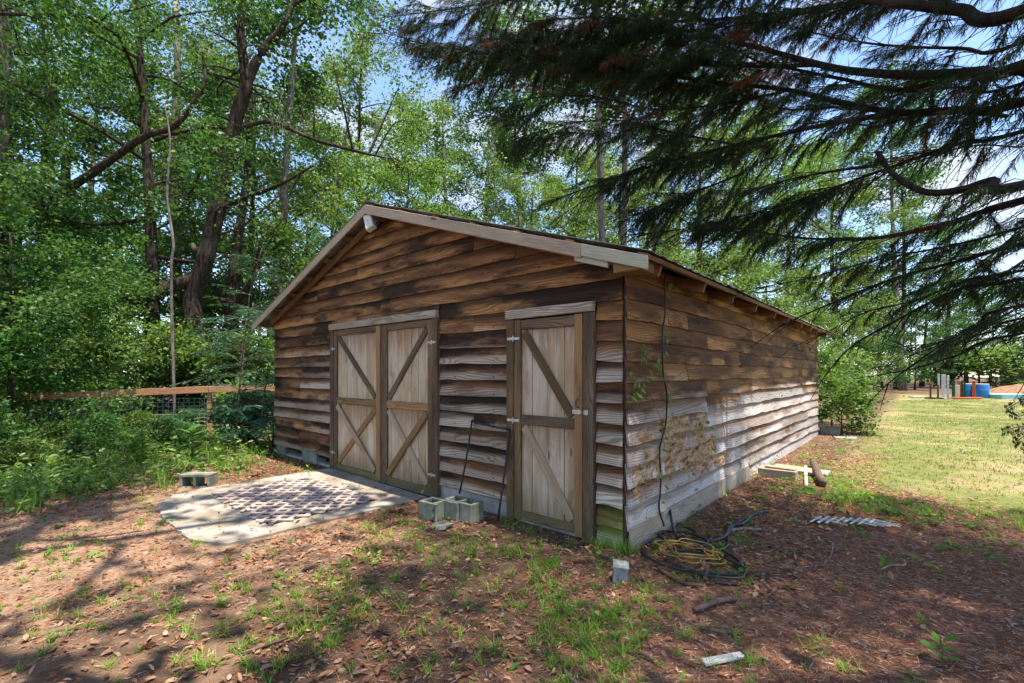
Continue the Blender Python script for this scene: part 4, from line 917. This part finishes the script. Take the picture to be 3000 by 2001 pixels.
# ---------------------------------------------------------------- shrubs, palmettos
rsb = random.Random(9)
shr = [(-60, 8.4, 'bush', 'oak', .9), (40, 8.1, 'bush2', 'gum', .42), (190, 8.6, 'bush', 'gum', .25), (300, 8.3, 'bush2', 'oak', .42), (400, 9.1, 'bush', 'gum', .3), (470, 8.6, 'bush2', 'oak', .36), (560, 8.4, 'bush2', 'oak', .3), (720, 9.4, 'bush2', 'blueg', .6), (-220, 8.6, 'bush', 'gum', 1.0), (60, 6.6, 'bush2', 'gum', .3), (230, 7.2, 'bush2', 'oak', .3), (-120, 6.4, 'bush2', 'oak', .6), (380, 7.6, 'bush2', 'gum', .3), (280, 11.2, 'bush', 'gum', .9), (120, 11.4, 'bush', 'oak', 1.15), (480, 11.6, 'bush', 'gum', 1.0), (700, 12, 'bush', 'gum', 1.0), (-100, 11, 'bush', 'oak', 1.3), (780, 13.5, 'bush2', 'gum', 1.3), (600, 12.6, 'bush2', 'oak', 1.2)]
shr.sort(key=lambda t: t[0])
for px, d, v, lf, s in shr:
    gr = 'shrubs before the fence' if d < 9.7 else 'shrubs behind the fence'; lab = f'{TONE[lf]} shrub, {nth(gr)} from the left on the '+('near' if d < 9.7 else 'wood')+' side of the fence'
    plant('leafy_shrub', v, ('stick', lf), on_ground(px, d), rsb.uniform(0, 6.28), s, lab, 'shrub', gr)
plant('leafy_shrub', 'bush2', ('stick', 'gum'), (.42, 10.3, 0), 1.0, .78, 'wispy green shrub at the far corner of the shed', 'shrub')
plant('leafy_shrub', 'bush', ('stick', 'gum'), (.0, 12.2, 0), 2.0, .85, 'bright green bush just behind the far end of the shed', 'shrub')
plant('leafy_shrub', 'bush2', ('stick', 'gum'), on_ground(2870, 44), 1.0, 2.4, 'light green mound of shrub behind the blue barrels', 'shrub').scale = (4.6, 4.6, 2.2)
plant('leafy_shrub', 'bush2', ('stick', 'oak'), on_ground(2760, 45), 2.0, 2.0, 'green bush left of the mound behind the barrels', 'shrub').scale = (2.6, 2.6, 2.0)
plant('leafy_shrub', 'bush', ('stick', 'dark'), on_ground(2560, 39), 2.0, 1.6, 'dark bush at the shaded lawn edge', 'shrub')
# palmetto fans
def fan_mesh(seed):
    rs = np.random.RandomState(seed); b = MB(); b.tube([(0, 0, 0), (.12, 0, .35), (.3, 0, .62)], [.008, .006, .005], 5, False)
    n = 17
    for k in range(n):
        a = radians(-105+210*k/(n-1)); d = np.array([cos(a)*.8+.25, sin(a), .12-.25*abs(sin(a))]); d /= np.linalg.norm(d); L = .34*(1-.25*abs(a)/1.9)*rs.uniform(.9, 1.1); o = np.array([.3, 0, .62]); s = unit(np.cross(d, UP))*.016
        i = b.add([o, o+d*L*.5+s, o+d*L+UP*-.05, o+d*L*.5-s]); b.face([i, i+1, i+2, i+3])
    return b.mesh('frond')
FAN = [fan_mesh(k) for k in (1, 2)]
for f in FAN: f.materials.append(M['blueg'])
for px, d, s, lab in ((705, 9.7, 1.15, 'blue-green palmetto at the fence beside the corner post'), (800, 9.2, 1.2, 'palmetto clump against the shed\'s left corner'), (880, 8.7, .85, 'small palmetto at the shaded foot of the shed'), (520, 9.9, .8, 'palmetto among the shrubs along the fence')):
    t = empty('palmetto', on_ground(px, d), rsb.uniform(0, 6), scale=s); tag(t, lab, 'palmetto')
    for k in range(11):
        o = link('frond', FAN[k % 2], None, t); o.rotation_euler = (rsb.uniform(-.2, .2), rsb.uniform(-.35, .25), k*.58+rsb.uniform(-.2, .2)); q = rsb.uniform(.75, 1.35); o.scale = (q, q, q)
# feathery sapling by the left wall
def feathery(name, loc, H, n, label, seed):
    rs = np.random.RandomState(seed); t = empty(name, loc); tag(t, label, 'sapling'); b = MB(); Vp = []
    tr = catmull([(0, 0, 0), (.05*H, .02, .4*H), (.03, .05*H, .75*H), (.1*H, .08*H, H)], 4); b.tube(tr, np.linspace(.03, .008, len(tr)), 6)
    for k in range(n):
        s = rs.uniform(.18, 1); p = np.array(tr[int(s*(len(tr)-1))]); az = rs.uniform(0, 6.28); L = rs.uniform(.5, 1.1)*(1.2-.5*s); e = np.array([cos(az), sin(az), rs.uniform(.0, .5)]); q = [p, p+e*L*.5, p+e*L+UP*-.22*L]
        b.tube(q, [.006, .004, .002], 4, False)
        for j in range(9):
            u = .25+.75*j/8; c = q[0]*(1-u)**2+2*q[1]*u*(1-u)+q[2]*u*u; sgn = 1 if j % 2 else -1; f = unit(np.cross(e, UP))*sgn*.8+e*.6+UP*-.15; fl_ = .28*(1.15-u*.6); m = 26
            w = np.linspace(.05, 1, m); base = c+unit(f)*fl_*w[:, None]+UP*-.05*w[:, None]**2; A = unit(np.cross(unit(f), UP))*np.where(np.arange(m) % 2, 1, -1)[:, None]+unit(f)*.5+rs.normal(size=(m, 3))*.15
            Vp.append(np.concatenate([base, A], 1))
    S = np.concatenate(Vp); V, F = diamonds(S[:, :3], S[:, 3:], .05, .013, rs, .1); b.build('trunk', M['stick'], t, True); link('crown', npmesh('crown', V, F, rs.rand(len(S))), M['blueg'], t)
feathery('feathery_sapling', on_ground(690, 9.1), 2.9, 34, 'feathery blue-green sapling between fence post and shed', 5)
feathery('feathery_sapling', on_ground(760, 9.0), 1.5, 20, 'low feathery sapling against the shed\'s left corner', 6)
feathery('feathery_sapling', on_ground(700, 11.5), 4.6, 40, 'tall feathery tree beside the left eave', 7)
# broad-leaved seedlings near the slab and in the foreground
def seedling(name, loc, n, L, h, label, seed, mat='weed'):
    rs = np.random.RandomState(seed); t = empty(name, loc); tag(t, label, 'plant'); b = MB(); b.tube([(0, 0, -.02), (.01, 0, h*.5), (0, .012, h)], .003, 4, False); b.build('stem', M['weed'], t)
    me = None
    for k in range(n):
        a = k*2.4+rs.uniform(-.3, .3); z = h*(.35+.65*k/n); V, F = leaf6(np.zeros((1, 3)), np.array([[1, 0, .15]]), np.array([[0, 0, 1.]]), L*rs.uniform(.7, 1.15), L*.42, .12, rs)
        o = link('leaf', npmesh('leaf', V, F, [.6, .8]), M[mat], t); o.location = (.01*cos(a), .01*sin(a), z); o.rotation_euler = (rs.uniform(-.2, .2), rs.uniform(-.35, .35), a)
q = ground_at(2755, 1950); seedling('seedling', (q[0], q[1], 0), 9, .085, .13, 'bright leafy seedling in the needle duff at lower right', 3)
q = ground_at(560, 1405); seedling('seedling', (q[0], q[1], 0), 15, .24, .75, 'broad-leaved seedling by the cinder block at the slab', 4, 'oak')
q = ground_at(2510, 1565); seedling('seedling', (q[0], q[1], 0), 9, .07, .10, 'small yellow-green seedling beside the white lattice strip', 6)
q = ground_at(903, 1412); seedling('seedling', (q[0], q[1], .03), 6, .07, .22, 'spindly weed growing through the floor lattice', 7)
# vine on the cable
vr = np.random.RandomState(12); PL = []
for i in range(0, len(cab)-6):
    if vr.rand() < .75: PL.append(cab[i]+np.array([.02, vr.uniform(-.03, .06), vr.uniform(-.02, .02)]))
for q in ((1895, 1030), (1880, 1045), (1890, 1060), (1915, 1075), (1925, 1065), (1885, 1125), (1870, 1120), (1860, 1140), (1850, 1160), (1865, 1155), (1840, 1100), (1895, 1110), (1880, 1015), (1875, 1135), (1905, 1085)): PL += [S3(q[0]+vr.uniform(-6, 6), q[1]+vr.uniform(-6, 6), .07) for _ in range(2)]
for q in ((2065, 1245), (2080, 1300), (2200, 1350), (2240, 1300), (2270, 1345)): PL += [S3(q[0]+vr.uniform(-14, 14), q[1]+vr.uniform(-14, 14), .09) for _ in range(4)]
PL = np.array(PL); vo = np.array([.06, .75, 0]); vn = empty('climbing_vine', vo); tag(vn, 'bright green vine with small leaves climbing the hanging cable', 'vine')
n = len(PL); V, F = leaf6(PL-vo, vr.normal(size=(n, 3))*np.array([.15, .6, .45])+np.array([.25, .25, -.55]), np.tile([[1., .1, .25]], (n, 1))+vr.normal(size=(n, 3))*.35, vr.uniform(.045, .095, n), vr.uniform(.022, .04, n), .15, vr)
link('leaves', npmesh('leaves', V, F, vr.rand(2*n)), M['weed'], vn)
one('stem', M['weed'], vn, lambda b: (b.tube([S3(*q)-vo for q in ((1955, 1290), (1925, 1200), (1890, 1130), (1850, 1165))], .003, 4, False), b.tube([S3(*q)-vo for q in ((1948, 1110), (1915, 1075), (1885, 1040), (1880, 1010))], .003, 4, False)))

# ---------------------------------------------------------------- clutter by the side wall
def tube_thing(name, P, r, mat, label, cat_, n=8, sm=6, parts='length'):
    P = catmull(P, sm); o = np.array([P[0][0], P[0][1], 0]); t = one(name, M[mat], None, lambda b: b.tube([p-o for p in P], r, n), smooth=True); t.location = o; tag(t, label, cat_); return t
def coil(c, rx, ry, turns, z0, rng_, wob=.03, rise=.012):
    P = []
    for k in range(int(turns*14)):
        a = k*2*pi/14; w = 1+.10*sin(a*.37+rng_.uniform(0, 1))+rng_.uniform(-wob, wob); P.append((c[0]+rx*w*cos(a)+.03*sin(a*.21), c[1]+ry*w*sin(a)+.03*cos(a*.17), z0+rise*k/14+rng_.uniform(0, .012)))
    return P
cr_ = random.Random(3)
g_ = lambda px, py, z=.02: ground_at(px, py, z)
hp = [S3(1962, 1500, .05), g_(1975, 1560, .05), g_(2000, 1592), g_(2060, 1595), g_(2120, 1580), g_(2140, 1548), g_(2175, 1540), g_(2200, 1520)]
tube_thing('garden_hose', [np.array(q)+np.array([.0, 0, .02]) for q in hp], .014, 'hose', 'grey-black hose looping from the wall base over leaves', 'hose')
tube_thing('garden_hose', coil((.47, .12), .36, .30, 1.15, .02, cr_), .012, 'hose', 'large single loop of black hose around the yellow cord', 'hose')
tube_thing('garden_hose', coil((.28, .45), .20, .14, 1.6, .03, cr_), .012, 'hose', 'small black hose coil against the wall base', 'hose')
tube_thing('garden_hose', [np.array(ground_at(*q, .03)) for q in ((2010, 1545), (2040, 1560), (2050, 1600), (2085, 1615), (2130, 1600), (2135, 1560), (2165, 1530), (2215, 1505), (2250, 1498))], .011, 'hose', 'thin black hose winding away from the coil over dead leaves', 'hose')
tube_thing('garden_hose', coil((.62, .02), .27, .2, 1.3, .03, cr_), .009, 'hose', 'thin black tubing looped low in front of the yellow cord', 'hose')
tube_thing('yellow_cord', coil((.47, .16), .20, .15, 6, .03, cr_, .28, .009), .005, 'cord', 'yellow cord coiled on the leaves inside the hose loop', 'cord', 6, 3)
for P, r, mt, lab in (([(2060, 1655), (2070, 1630), (2075, 1650)], .0, 0, 0),): pass
def stick(P, r, mat, lab, name='fallen_stick', cat_='stick'): tube_thing(name, P, r, mat, lab, cat_, 7, 4)
stick([g_(1925, 1660), g_(1960, 1685), g_(2010, 1710), g_(2060, 1715)], .014, 'rust', 'rust-brown pipe lying in front of the cord coil', 'rusty_pipe', 'pipe')
stick([g_(2066, 1698, .03), g_(2076, 1640, .03)], .017, 'rust', 'short rusty pipe poking out under the hose loop', 'rusty_pipe', 'pipe')
stick([g_(2030, 1690), g_(2090, 1705), g_(2160, 1712)], .011, 'hose', 'short straight offcut of black hose before the coil', 'hose_offcut', 'hose')
stick([g_(2035, 1788), g_(2080, 1768), g_(2120, 1757), g_(2155, 1754)], .018, 'stick', 'thick curved brown stick in the needle duff')
stick([g_(2050, 1838), g_(2100, 1848), g_(2148, 1855)], .011, 'stick', 'thin brown stick beside the sunlit grass')
stick([g_(2140, 1605), g_(2190, 1590), g_(2240, 1598), g_(2320, 1630), g_(2335, 1660)], .008, 'hose', 'dark wire arching over leaves right of the hose')
stick([g_(2280, 1645), g_(2275, 1620), g_(2295, 1605)], .005, 'root', 'pale curled root on the duff')
stick([g_(2412, 1655), g_(2435, 1625), g_(2440, 1590)], .005, 'root', 'pale forked twig right of the hose litter')
stick([g_(2580, 1668), g_(2610, 1656), g_(2650, 1655), g_(2648, 1640)], .006, 'root', 'pale crooked twig in the middle of the duff')
stick([g_(2280, 1660), g_(2350, 1662), g_(2400, 1655)], .004, 'root', 'thin straight pale twig below the curled root')
stick([g_(2210, 1690), g_(2235, 1680), g_(2250, 1672)], .009, 'hose', 'short dark bent offcut of tube on the duff', 'hose_offcut', 'hose')
stick([g_(1840, 1910), g_(1880, 1915), g_(1915, 1932)], .009, 'stick', 'thin stick among the grass tufts at bottom centre')
stick([g_(1650, 1955), g_(1670, 1985), g_(1690, 2000)], .009, 'stick', 'short stick at the bottom of the picture')
stick([g_(2130, 1555), g_(2180, 1548), g_(2230, 1552)], .012, 'root', 'pale slat-like stick lying over the hose')
stick([g_(700, 1915), g_(780, 1890), g_(850, 1866)], .007, 'stick', 'long thin twig across the sandy foreground')
stick([g_(180, 1580), g_(300, 1570), g_(420, 1555)], .006, 'stick', 'thin twig among the fallen leaves at left')
stick([g_(60, 1885), g_(160, 1850), g_(250, 1842)], .008, 'stick', 'thin stick at lower left')
q = g_(2118, 1938, 0); o = one('white_offcut', M['white'], None, lambda b: b.box((0, 0, .016), (.085, .085, 0), (-.016, .016, 0), (0, 0, .007), .003, rb), bevel=.002); o.location = q; tag(o, 'white board offcut lying in the needle duff', 'board'); o.rotation_euler = (0, 0, .2)
o = one('junction_box', M['grey'], None, lambda b: (b.abox(-.05, .05, -.05, .05, -.01, .105, .003, rb), b.abox(-.056, .056, -.056, .056, .108, .125), b.abox(-.04, -.012, -.045, .045, .1255, .131), b.abox(.012, .04, -.045, .045, .1255, .131)), bevel=.004)
q = ground_at(1815, 1700); o.location = (q[0], q[1], 0); o.rotation_euler = (.06, .08, .5); tag(o, 'small grey utility box in the grass at the shed corner', 'utility box')
# timber pile and pipe beside the side wall
o = one('timber_block', M['timber'], None, lambda b: b.abox(-.24, .24, -.16, .0, 0, .12, .006, rb), bevel=.006); o.location = (.34, 3.98, 0); o.rotation_euler.z = radians(-2); tag(o, 'sunlit timber block with a plank on top by the side wall', 'timber')
o = one('loose_plank', M['pale'], None, lambda b: b.abox(-.19, .19, -.055, .055, 0, .022, .003, rb), bevel=.003); o.location = (.37, 3.92, .128); o.rotation_euler.z = radians(-3); tag(o, 'pale short plank resting on the timber block', 'plank')
o = one('loose_plank', M['timber'], None, lambda b: b.abox(-.36, .36, -.11, .11, 0, .035, .003, rb), bevel=.003); o.location = (.52, 4.5, .0); o.rotation_euler = (radians(8), 0, radians(-6)); o.location.z = .02; tag(o, 'brown plank lying behind the timber block', 'plank')
tube_thing('log_post', [ground_at(2382, 1352, .07), ground_at(2396, 1385, .07), ground_at(2410, 1412, .07)], .05, 'stick', 'brown round post lying at the lawn edge', 'post', 12, 3)
tube_thing('white_pipe', [ground_at(2360, 1366, .03), ground_at(2361, 1395, .03), ground_at(2362, 1425, .03)], .022, 'white', 'short white plastic pipe beside the brown post', 'pipe', 8, 3)
# white lattice strip on the ground
q1, q2 = ground_at(2395, 1532), ground_at(2605, 1542); wl = empty('white_lattice', ((q1+q2)/2*np.array([1, 1, 0])+np.array([0, 0, .02]))); tag(wl, 'broken strip of white lattice lying on the duff', 'lattice'); c0 = np.array(wl.location); dx = unit(q2-q1); nx = np.array([-dx[1], dx[0], 0]); LL = np.linalg.norm(q2-q1)
one('edge_strip', M['white'], wl, lambda b: b.box(nx*.07, dx*LL/2, nx*.009, (0, 0, .005), .003, rb))
for k in range(9):
    s = -LL/2+LL*(k+.5)/9
    for sg, zz in ((1, .0115), (-1, .0225)):
        if rb.random() < .15: continue
        d_ = unit(dx*sg*.9-nx); ln = rb.uniform(.09, .16); one('slat', M['white'], wl, lambda b: b.box(dx*s+nx*.05+d_*ln*.6+UP*zz, d_*ln, np.cross(d_, UP)*.008, (0, 0, .004), .002, rb))
# ---------------------------------------------------------------- beyond the lawn: barrels, jump stands, pool edge, fences, mulch
def far(px, d, z=0.0): p = at(px, HZ, d); return np.array([p[0], p[1], z])
for px, d, lab in ((2834, 28.2, 'blue plastic barrel behind the orange post'), (2873, 27.6, 'blue plastic barrel at the right end of the stands')):
    t = empty('barrel', far(px, d)); tag(t, lab, 'barrel', 'blue barrels beyond the lawn')
    one('body', M['blue'], t, lambda b: b.lathe([(.34, 0), (.36, .05), (.385, .3), (.37, .31), (.37, .33), (.385, .34), (.39, .5), (.375, .52), (.375, .54), (.385, .56), (.37, .74), (.35, .79)], n=24), smooth=False)
    one('rim', M['white'], t, lambda b: b.lathe([(.352, .79), (.36, .795), (.36, .825), (.33, .83)], n=24))
def stand(px, d, hgt, w, mat, bmat, label, foot=.42):
    t = empty('jump_stand', far(px, d)); tag(t, label, 'jump stand', 'jump stands beyond the lawn')
    one('upright', M[mat], t, lambda b: b.abox(-w/2, w/2, -w/2, w/2, .05, hgt), bevel=.008)
    one('foot', M[bmat], t, lambda b: (b.box((0, 0, .03), RT*foot, FW*.06, (0, 0, .03)), b.box((0, 0, .075), RT*.06, FW*foot, (0, 0, .014))))
for px, h, w, m, fm_, lab in ((2726, .88, .09, 'rust', 'rust', 'slim brown-orange stand at the left end of the row'), (2748, .82, .08, 'rust', 'rust', 'slim brown-orange stand beside the white uprights'), (2750, 1.42, .09, 'white', 'white', 'white stand, shortest of the three white uprights'), (2764, 1.38, .18, 'white', 'white', 'broad white stand, middle of the three'), (2777, 1.34, .11, 'white', 'white', 'white stand next to the green posts'), (2793, 1.0, .13, 'green', 'orange', 'dark green stand left of the cream post'), (2803, .78, .22, 'cream', 'orange', 'cream stand between green and orange posts'), (2810, 1.02, .12, 'orange', 'orange', 'orange stand before the blue barrels'), (2818, 1.0, .10, 'green', 'orange', 'dark green stand before the left barrel'), (2826, .98, .08, 'green', 'orange', 'thin dark green stand between the barrels'), (2853, 1.02, .13, 'orange', 'orange', 'orange stand before the gap of the barrels')): stand(px, 26.6+rb.uniform(-.3, .3), h, w, m, fm_, lab, .42 if m == 'white' else .3)
o = one('ground_pole', M['orange'], None, lambda b: b.tube([far(2792, 25.9, .07), far(2877, 25.9, .07)], .05, 8), smooth=True); tag(o, 'orange pole lying along the feet of the stands', 'pole')
o = one('white_board', M['white'], None, lambda b: b.box(far(2688, 27.5, .06), RT*.4, FW*.2, (0, 0, .03))); tag(o, 'small white board lying at the shaded lawn edge', 'board')
o = one('pool_liner', M['pool'], None, lambda b: (b.box(far(2940, 27.5, .10), RT*1.05, FW*.9, (0, 0, .10)), b.box(far(2940, 27.5, .215), RT*1.1, FW*.95, (0, 0, .012)))); tag(o, 'pale blue flat tub rim beyond the barrels', 'tub')
rmp = np.random.RandomState(4); c = far(3010, 34); bm = MB(); nn = 22; rows = []
for i in range(7):
    r = 1-i/6; rows.append(bm.add([(3.4*r*cos(2*pi*k/nn)*rmp.uniform(.9, 1.1), 1.8*r*sin(2*pi*k/nn)*rmp.uniform(.9, 1.1), .62*(1-r**1.6)*rmp.uniform(.85, 1.15)) for k in range(nn)]))
for a, e in zip(rows, rows[1:]):
    for k in range(nn): q = (k+1) % nn; bm.face([a+k, a+q, e+q, e+k])
o = bm.build('mulch_pile', M['mulch'], None, True); o.location = c; o.rotation_euler.z = YAW; tag(o, 'low brown mulch pile behind the pale blue tub', 'mulch pile')
def far_fence(p, q, h, mat, label, n):
    t = empty('board_fence', p); tag(t, label, 'fence'); d = q-p; L = np.linalg.norm(d); d = d/L; w = L/n
    me = MB(); me.abox(0, w*.94, -.012, .012, 0, h); m = me.mesh('board'); m.materials.append(M[mat])
    for k in range(n): o = link('board', m, None, t); o.location = d*(w*k)+UP*random.Random(k).uniform(-.03, .03); o.rotation_euler.z = math.atan2(d[1], d[0])
    one('rail', M[mat], t, lambda b: b.box(d*L/2+UP*h*.7+np.array([-d[1], d[0], 0])*.05, d*L/2, np.array([-d[1], d[0], 0])*.03, (0, 0, .045)))
far_fence(far(2425, 35), far(2500, 37), 1.6, 'fgrey', 'grey board fence in shade past the shed corner', 14)
far_fence(far(2930, 52), far(3150, 50), 2.3, 'fdark', 'dark board fence behind the mulch pile', 30)

# ---------------------------------------------------------------- ground cover
rg = np.random.RandomState(99)
def region(n, dmin, dmax, k=1.25, p=1.0):
    d = dmin+(dmax-dmin)*rg.rand(n)**p; l = (rg.rand(n)*2-1)*k*d; P = CAM[None, :]*np.array([1, 1, 0])+d[:, None]*FW+l[:, None]*RT; return P
def noise2(x, y, s, sd): return .5+.25*(np.sin(x*s+sd)+np.sin(y*s*1.13+sd*2.1+1.7*np.sin(x*s*.6)))*1.0+.12*np.sin((x+y)*s*2.3+sd*3)
def free(P, slab=True):
    x, y = P[:, 0], P[:, 1]; ok = ~((x > -W-.05) & (x < .07) & (y > -.07) & (y < D+.05))
    if slab: ok &= ~((x > -5.05) & (x < -2.55) & (y > -2.32) & (y < 0))
    return ok
def lawn_f(x, y): return np.clip((.45*x+y-4.2+(noise2(x, y, 2.1, 1)-.5)*1.2)/1.0, 0, 1)*np.clip((x-.9)/.7, 0, 1)
def finish(P): P = P.copy(); P[:, 2] = gh(P[:, 0], P[:, 1]); return P
# fallen leaves
P = region(85000, 2.1, 13.5, 1.3, .9); x, y = P[:, 0], P[:, 1]
den = .34+.5*(noise2(x, y, 1.7, .3) > .52)
den = np.where((x < -4.9), .95, den); den = np.where((x > -2.6) & (x < -1.2) & (y > -1.6), .85, den)
den = np.where((x > .05) & (x < 2.2) & (y > -.3) & (y < 3.6), .9, den); den = np.where((x > 1.25) & (y < 2.3), .10, den); den = np.where((x > .4) & (y < -.25), .10, den); den = np.where((x > -5) & (x < -1.5) & (y < -2.2), .3, den)
den = den*(1-.94*lawn_f(x, y)); den = np.where((x > 0) & (x < 1.4) & (y > 3) & (y < 9.5), .55, den)
ok = free(P) & (rg.rand(len(P)) < den); P = finish(P[ok])
n = len(P); Ps = np.stack([rg.uniform(-5, -2.6, 240), rg.uniform(-2.3, -.05, 240), np.full(240, .02)], 1); P = np.concatenate([P, Ps]); n = len(P)
A = np.stack([rg.normal(size=n), rg.normal(size=n), rg.normal(size=n)*.22], 1); Nn = np.stack([rg.normal(size=n)*.35, rg.normal(size=n)*.35, np.ones(n)], 1); L = rg.uniform(.018, .058, n)*np.where(rg.rand(n) < .08, 1.5, 1)
P[:, 2] += rg.uniform(.004, .022, n); V, F = leaf6(P, A, Nn, L, L*rg.uniform(.32, .55, n), rg.uniform(-.15, .4, n), rg); r = rg.rand(n); r = np.where(P[:, 0] < -2, r*.9, np.clip(r+.12, 0, 1))
tag(link('fallen_leaves', npmesh('fallen_leaves', V, F, np.concatenate([r, r])), M['litter']), 'dry tan and brown leaves scattered over the earth', 'leaf litter', kind='stuff')
# needles and bark crumbs
P = region(330000, 2.1, 8.5, 1.25, .8); x, y = P[:, 0], P[:, 1]; den = np.clip(.25+.6*np.clip((x+.6)/1.4, 0, 1), 0, 1)*(1-.9*lawn_f(x, y)); den = np.where((x < -1.5), .4, den)
ok = free(P) & (rg.rand(len(P)) < den*(.5+.7*(noise2(x, y, 3.1, 2)))); P = finish(P[ok]); n = len(P); P[:, 2] += rg.uniform(.002, .014, n)
A = np.stack([rg.normal(size=n), rg.normal(size=n), rg.normal(size=n)*.12], 1); V, F = diamonds(P, A, rg.uniform(.02, .07, n), rg.uniform(.0025, .006, n), rg, .2)
tag(link('fallen_needles', npmesh('fallen_needles', V, F, rg.rand(n)**1.3), M['needles']), 'red-brown fallen conifer needles covering the shaded earth', 'needle litter', kind='stuff')
# grass tufts
def blades(P, per, hgt, wd, lean, spread):
    n = len(P)*per; B = np.repeat(P, per, 0)+rg.normal(size=(n, 3))*np.array([spread, spread, 0]); a = rg.uniform(0, 6.283, n); H = np.repeat(rg.uniform(.6, 1.3, len(P)), per)*hgt*rg.uniform(.5, 1.2, n); dr = np.stack([np.cos(a), np.sin(a), np.zeros(n)], 1); ln = rg.uniform(.2, 1.0, n)[:, None]*lean*H[:, None]; sd = np.stack([-dr[:, 1], dr[:, 0], np.zeros(n)], 1)*wd
    H = H[:, None]; m = B+dr*ln*.45+UP*H*.62; t = B+dr*ln+UP*H*.93
    V = np.stack([B-sd, B+sd, m+sd*.8, m-sd*.8, t+sd*.12, t-sd*.12], 1).reshape(-1, 3); k = np.arange(n)[:, None]*6
    return V, np.concatenate([k+np.array([[0, 1, 2, 3]]), k+np.array([[3, 2, 4, 5]])]), n
P = region(26000, 2.1, 8.0, 1.2, .85); x, y = P[:, 0], P[:, 1]
den = np.exp(-((x-.1)**2/2.2+(y+1.15)**2/1.1))*.42+.07; den = np.where(x > .75, den*.22, den); den = np.where((y > -.6) & (x < -.05), den*.5, den); den = np.where(x < -3, .05, den)
den = np.where((x > .75) & (y > 1.9) & (y < 4.6), .55*np.exp(-((.45*x+y-4.1)/.8)**2), den); den = den*(.25+1.1*(noise2(x, y, 2.7, 5) > .5))
ok = free(P) & (rg.rand(len(P)) < den); P = finish(P[ok]); V, F, n = blades(P, 12, .052, .0026, 1.8, .012); r = np.repeat(rg.rand(len(P)), 12)*.6+rg.rand(n)*.4
tag(link('grass_tufts', npmesh('grass_tufts', V, F, np.concatenate([r, r])), M['grass']), 'bright green grass tufts scattered over the bare yard', 'grass', kind='stuff')
q = ground_at(1810, 1610); P = np.stack([q[0]+rg.normal(size=18)*.11, q[1]-.04+rg.normal(size=18)*.05, np.zeros(18)], 1); V, F, n = blades(P, 8, .14, .0028, 1.4, .025); tag(link('grass_clump', npmesh('grass_clump', V, F, np.tile(rg.rand(n)*.8, 2)), M['grass']), 'long grass clump at the foot of the shed corner', 'grass')
# lawn
P = region(90000, 5.2, 26, 1.35, .62); x, y = P[:, 0], P[:, 1]; ok = free(P) & (x > .7) & (rg.rand(len(P)) < lawn_f(x, y)*(.55+.5*noise2(x, y, 1.3, 4))); P = finish(P[ok]); V, F, n = blades(P, 3, .042, .0042, 1.0, .03)
r = np.clip(np.repeat(.25+.5*noise2(P[:, 0], P[:, 1], .9, 3), 3)+rg.normal(size=n)*.25, 0, 1); tag(link('lawn_grass', npmesh('lawn_grass', V, F, np.concatenate([r, r])), M['lawn']), 'short yellow-green lawn grass beyond the conifer shade', 'grass', kind='stuff')
# broad weeds along the shade edge and by the walls
P = region(9000, 2.3, 11, 1.25, .9); x, y = P[:, 0], P[:, 1]; den = .012+.5*np.exp(-((.45*x+y-3.7)/.55)**2)*(x > .6)*(x < 2.4)+.35*np.exp(-((x-.55)/.4)**2)*(y > 3.2)*(y < 9)*(x > .05)+.05*(x > .1)*(x < 1.2)*(y < 2.5)*(y > 0)+.12*(x < -6.2)*(y < .5)
ok = free(P) & (rg.rand(len(P)) < den); P = finish(P[ok]); C = np.repeat(P, 7, 0)+rg.normal(size=(len(P)*7, 3))*np.array([.045, .045, 0]); n = len(C); C[:, 2] += rg.uniform(.005, .07, n); L = rg.uniform(.03, .07, n)
V, F = leaf6(C, np.stack([rg.normal(size=n), rg.normal(size=n), rg.uniform(-.2, .6, n)], 1), np.stack([rg.normal(size=n)*.4, rg.normal(size=n)*.4, np.ones(n)], 1), L, L*rg.uniform(.35, .6, n), .12, rg)
tag(link('ground_weeds', npmesh('ground_weeds', V, F, rg.rand(2*n)), M['weed']), 'low broad-leaved weeds along the edge of the shade', 'weeds', kind='stuff')
# tall weeds and grass in front of and behind the fence
P = region(30000, 4.6, 15, 1.35, .9); x, y = P[:, 0], P[:, 1]; px_, py_, dd_ = project(P+UP*.01); ok = free(P) & (x < -4.9) & (py_ < 1490-.17*np.clip(px_, 0, 900)+25*np.sin(px_*.03)) & (px_ < 800) & (rg.rand(len(P)) < .25+.5*noise2(x, y, 1.1, 2)); P = finish(P[ok]); V, F, n = blades(P[rg.permutation(len(P))[:1700]], 7, .20, .006, 1.1, .09)
tag(link('tall_grass', npmesh('tall_grass', V, F, np.tile(rg.rand(n), 2)), M['weed']), 'tall green grass and weeds along the rail fence', 'grass', kind='stuff')
P = P[rg.permutation(len(P))[:1000]]; C = np.repeat(P, 16, 0); n = len(C); C = C+rg.normal(size=(n, 3))*np.array([.16, .16, 0]); C[:, 2] = np.abs(rg.normal(size=n))*np.repeat(rg.uniform(.05, .22, len(P)), 16)+.03; L = rg.uniform(.06, .13, n)
V, F = leaf6(C, np.stack([rg.normal(size=n), rg.normal(size=n), rg.uniform(-.6, .6, n)], 1), np.stack([rg.normal(size=n)*.6, rg.normal(size=n)*.6, np.ones(n)], 1), L, L*.45, .12, rg)
tag(link('undergrowth', npmesh('undergrowth', V, F, rg.rand(2*n)), M['gum']), 'leafy green undergrowth at the edge of the wood', 'undergrowth', kind='stuff')
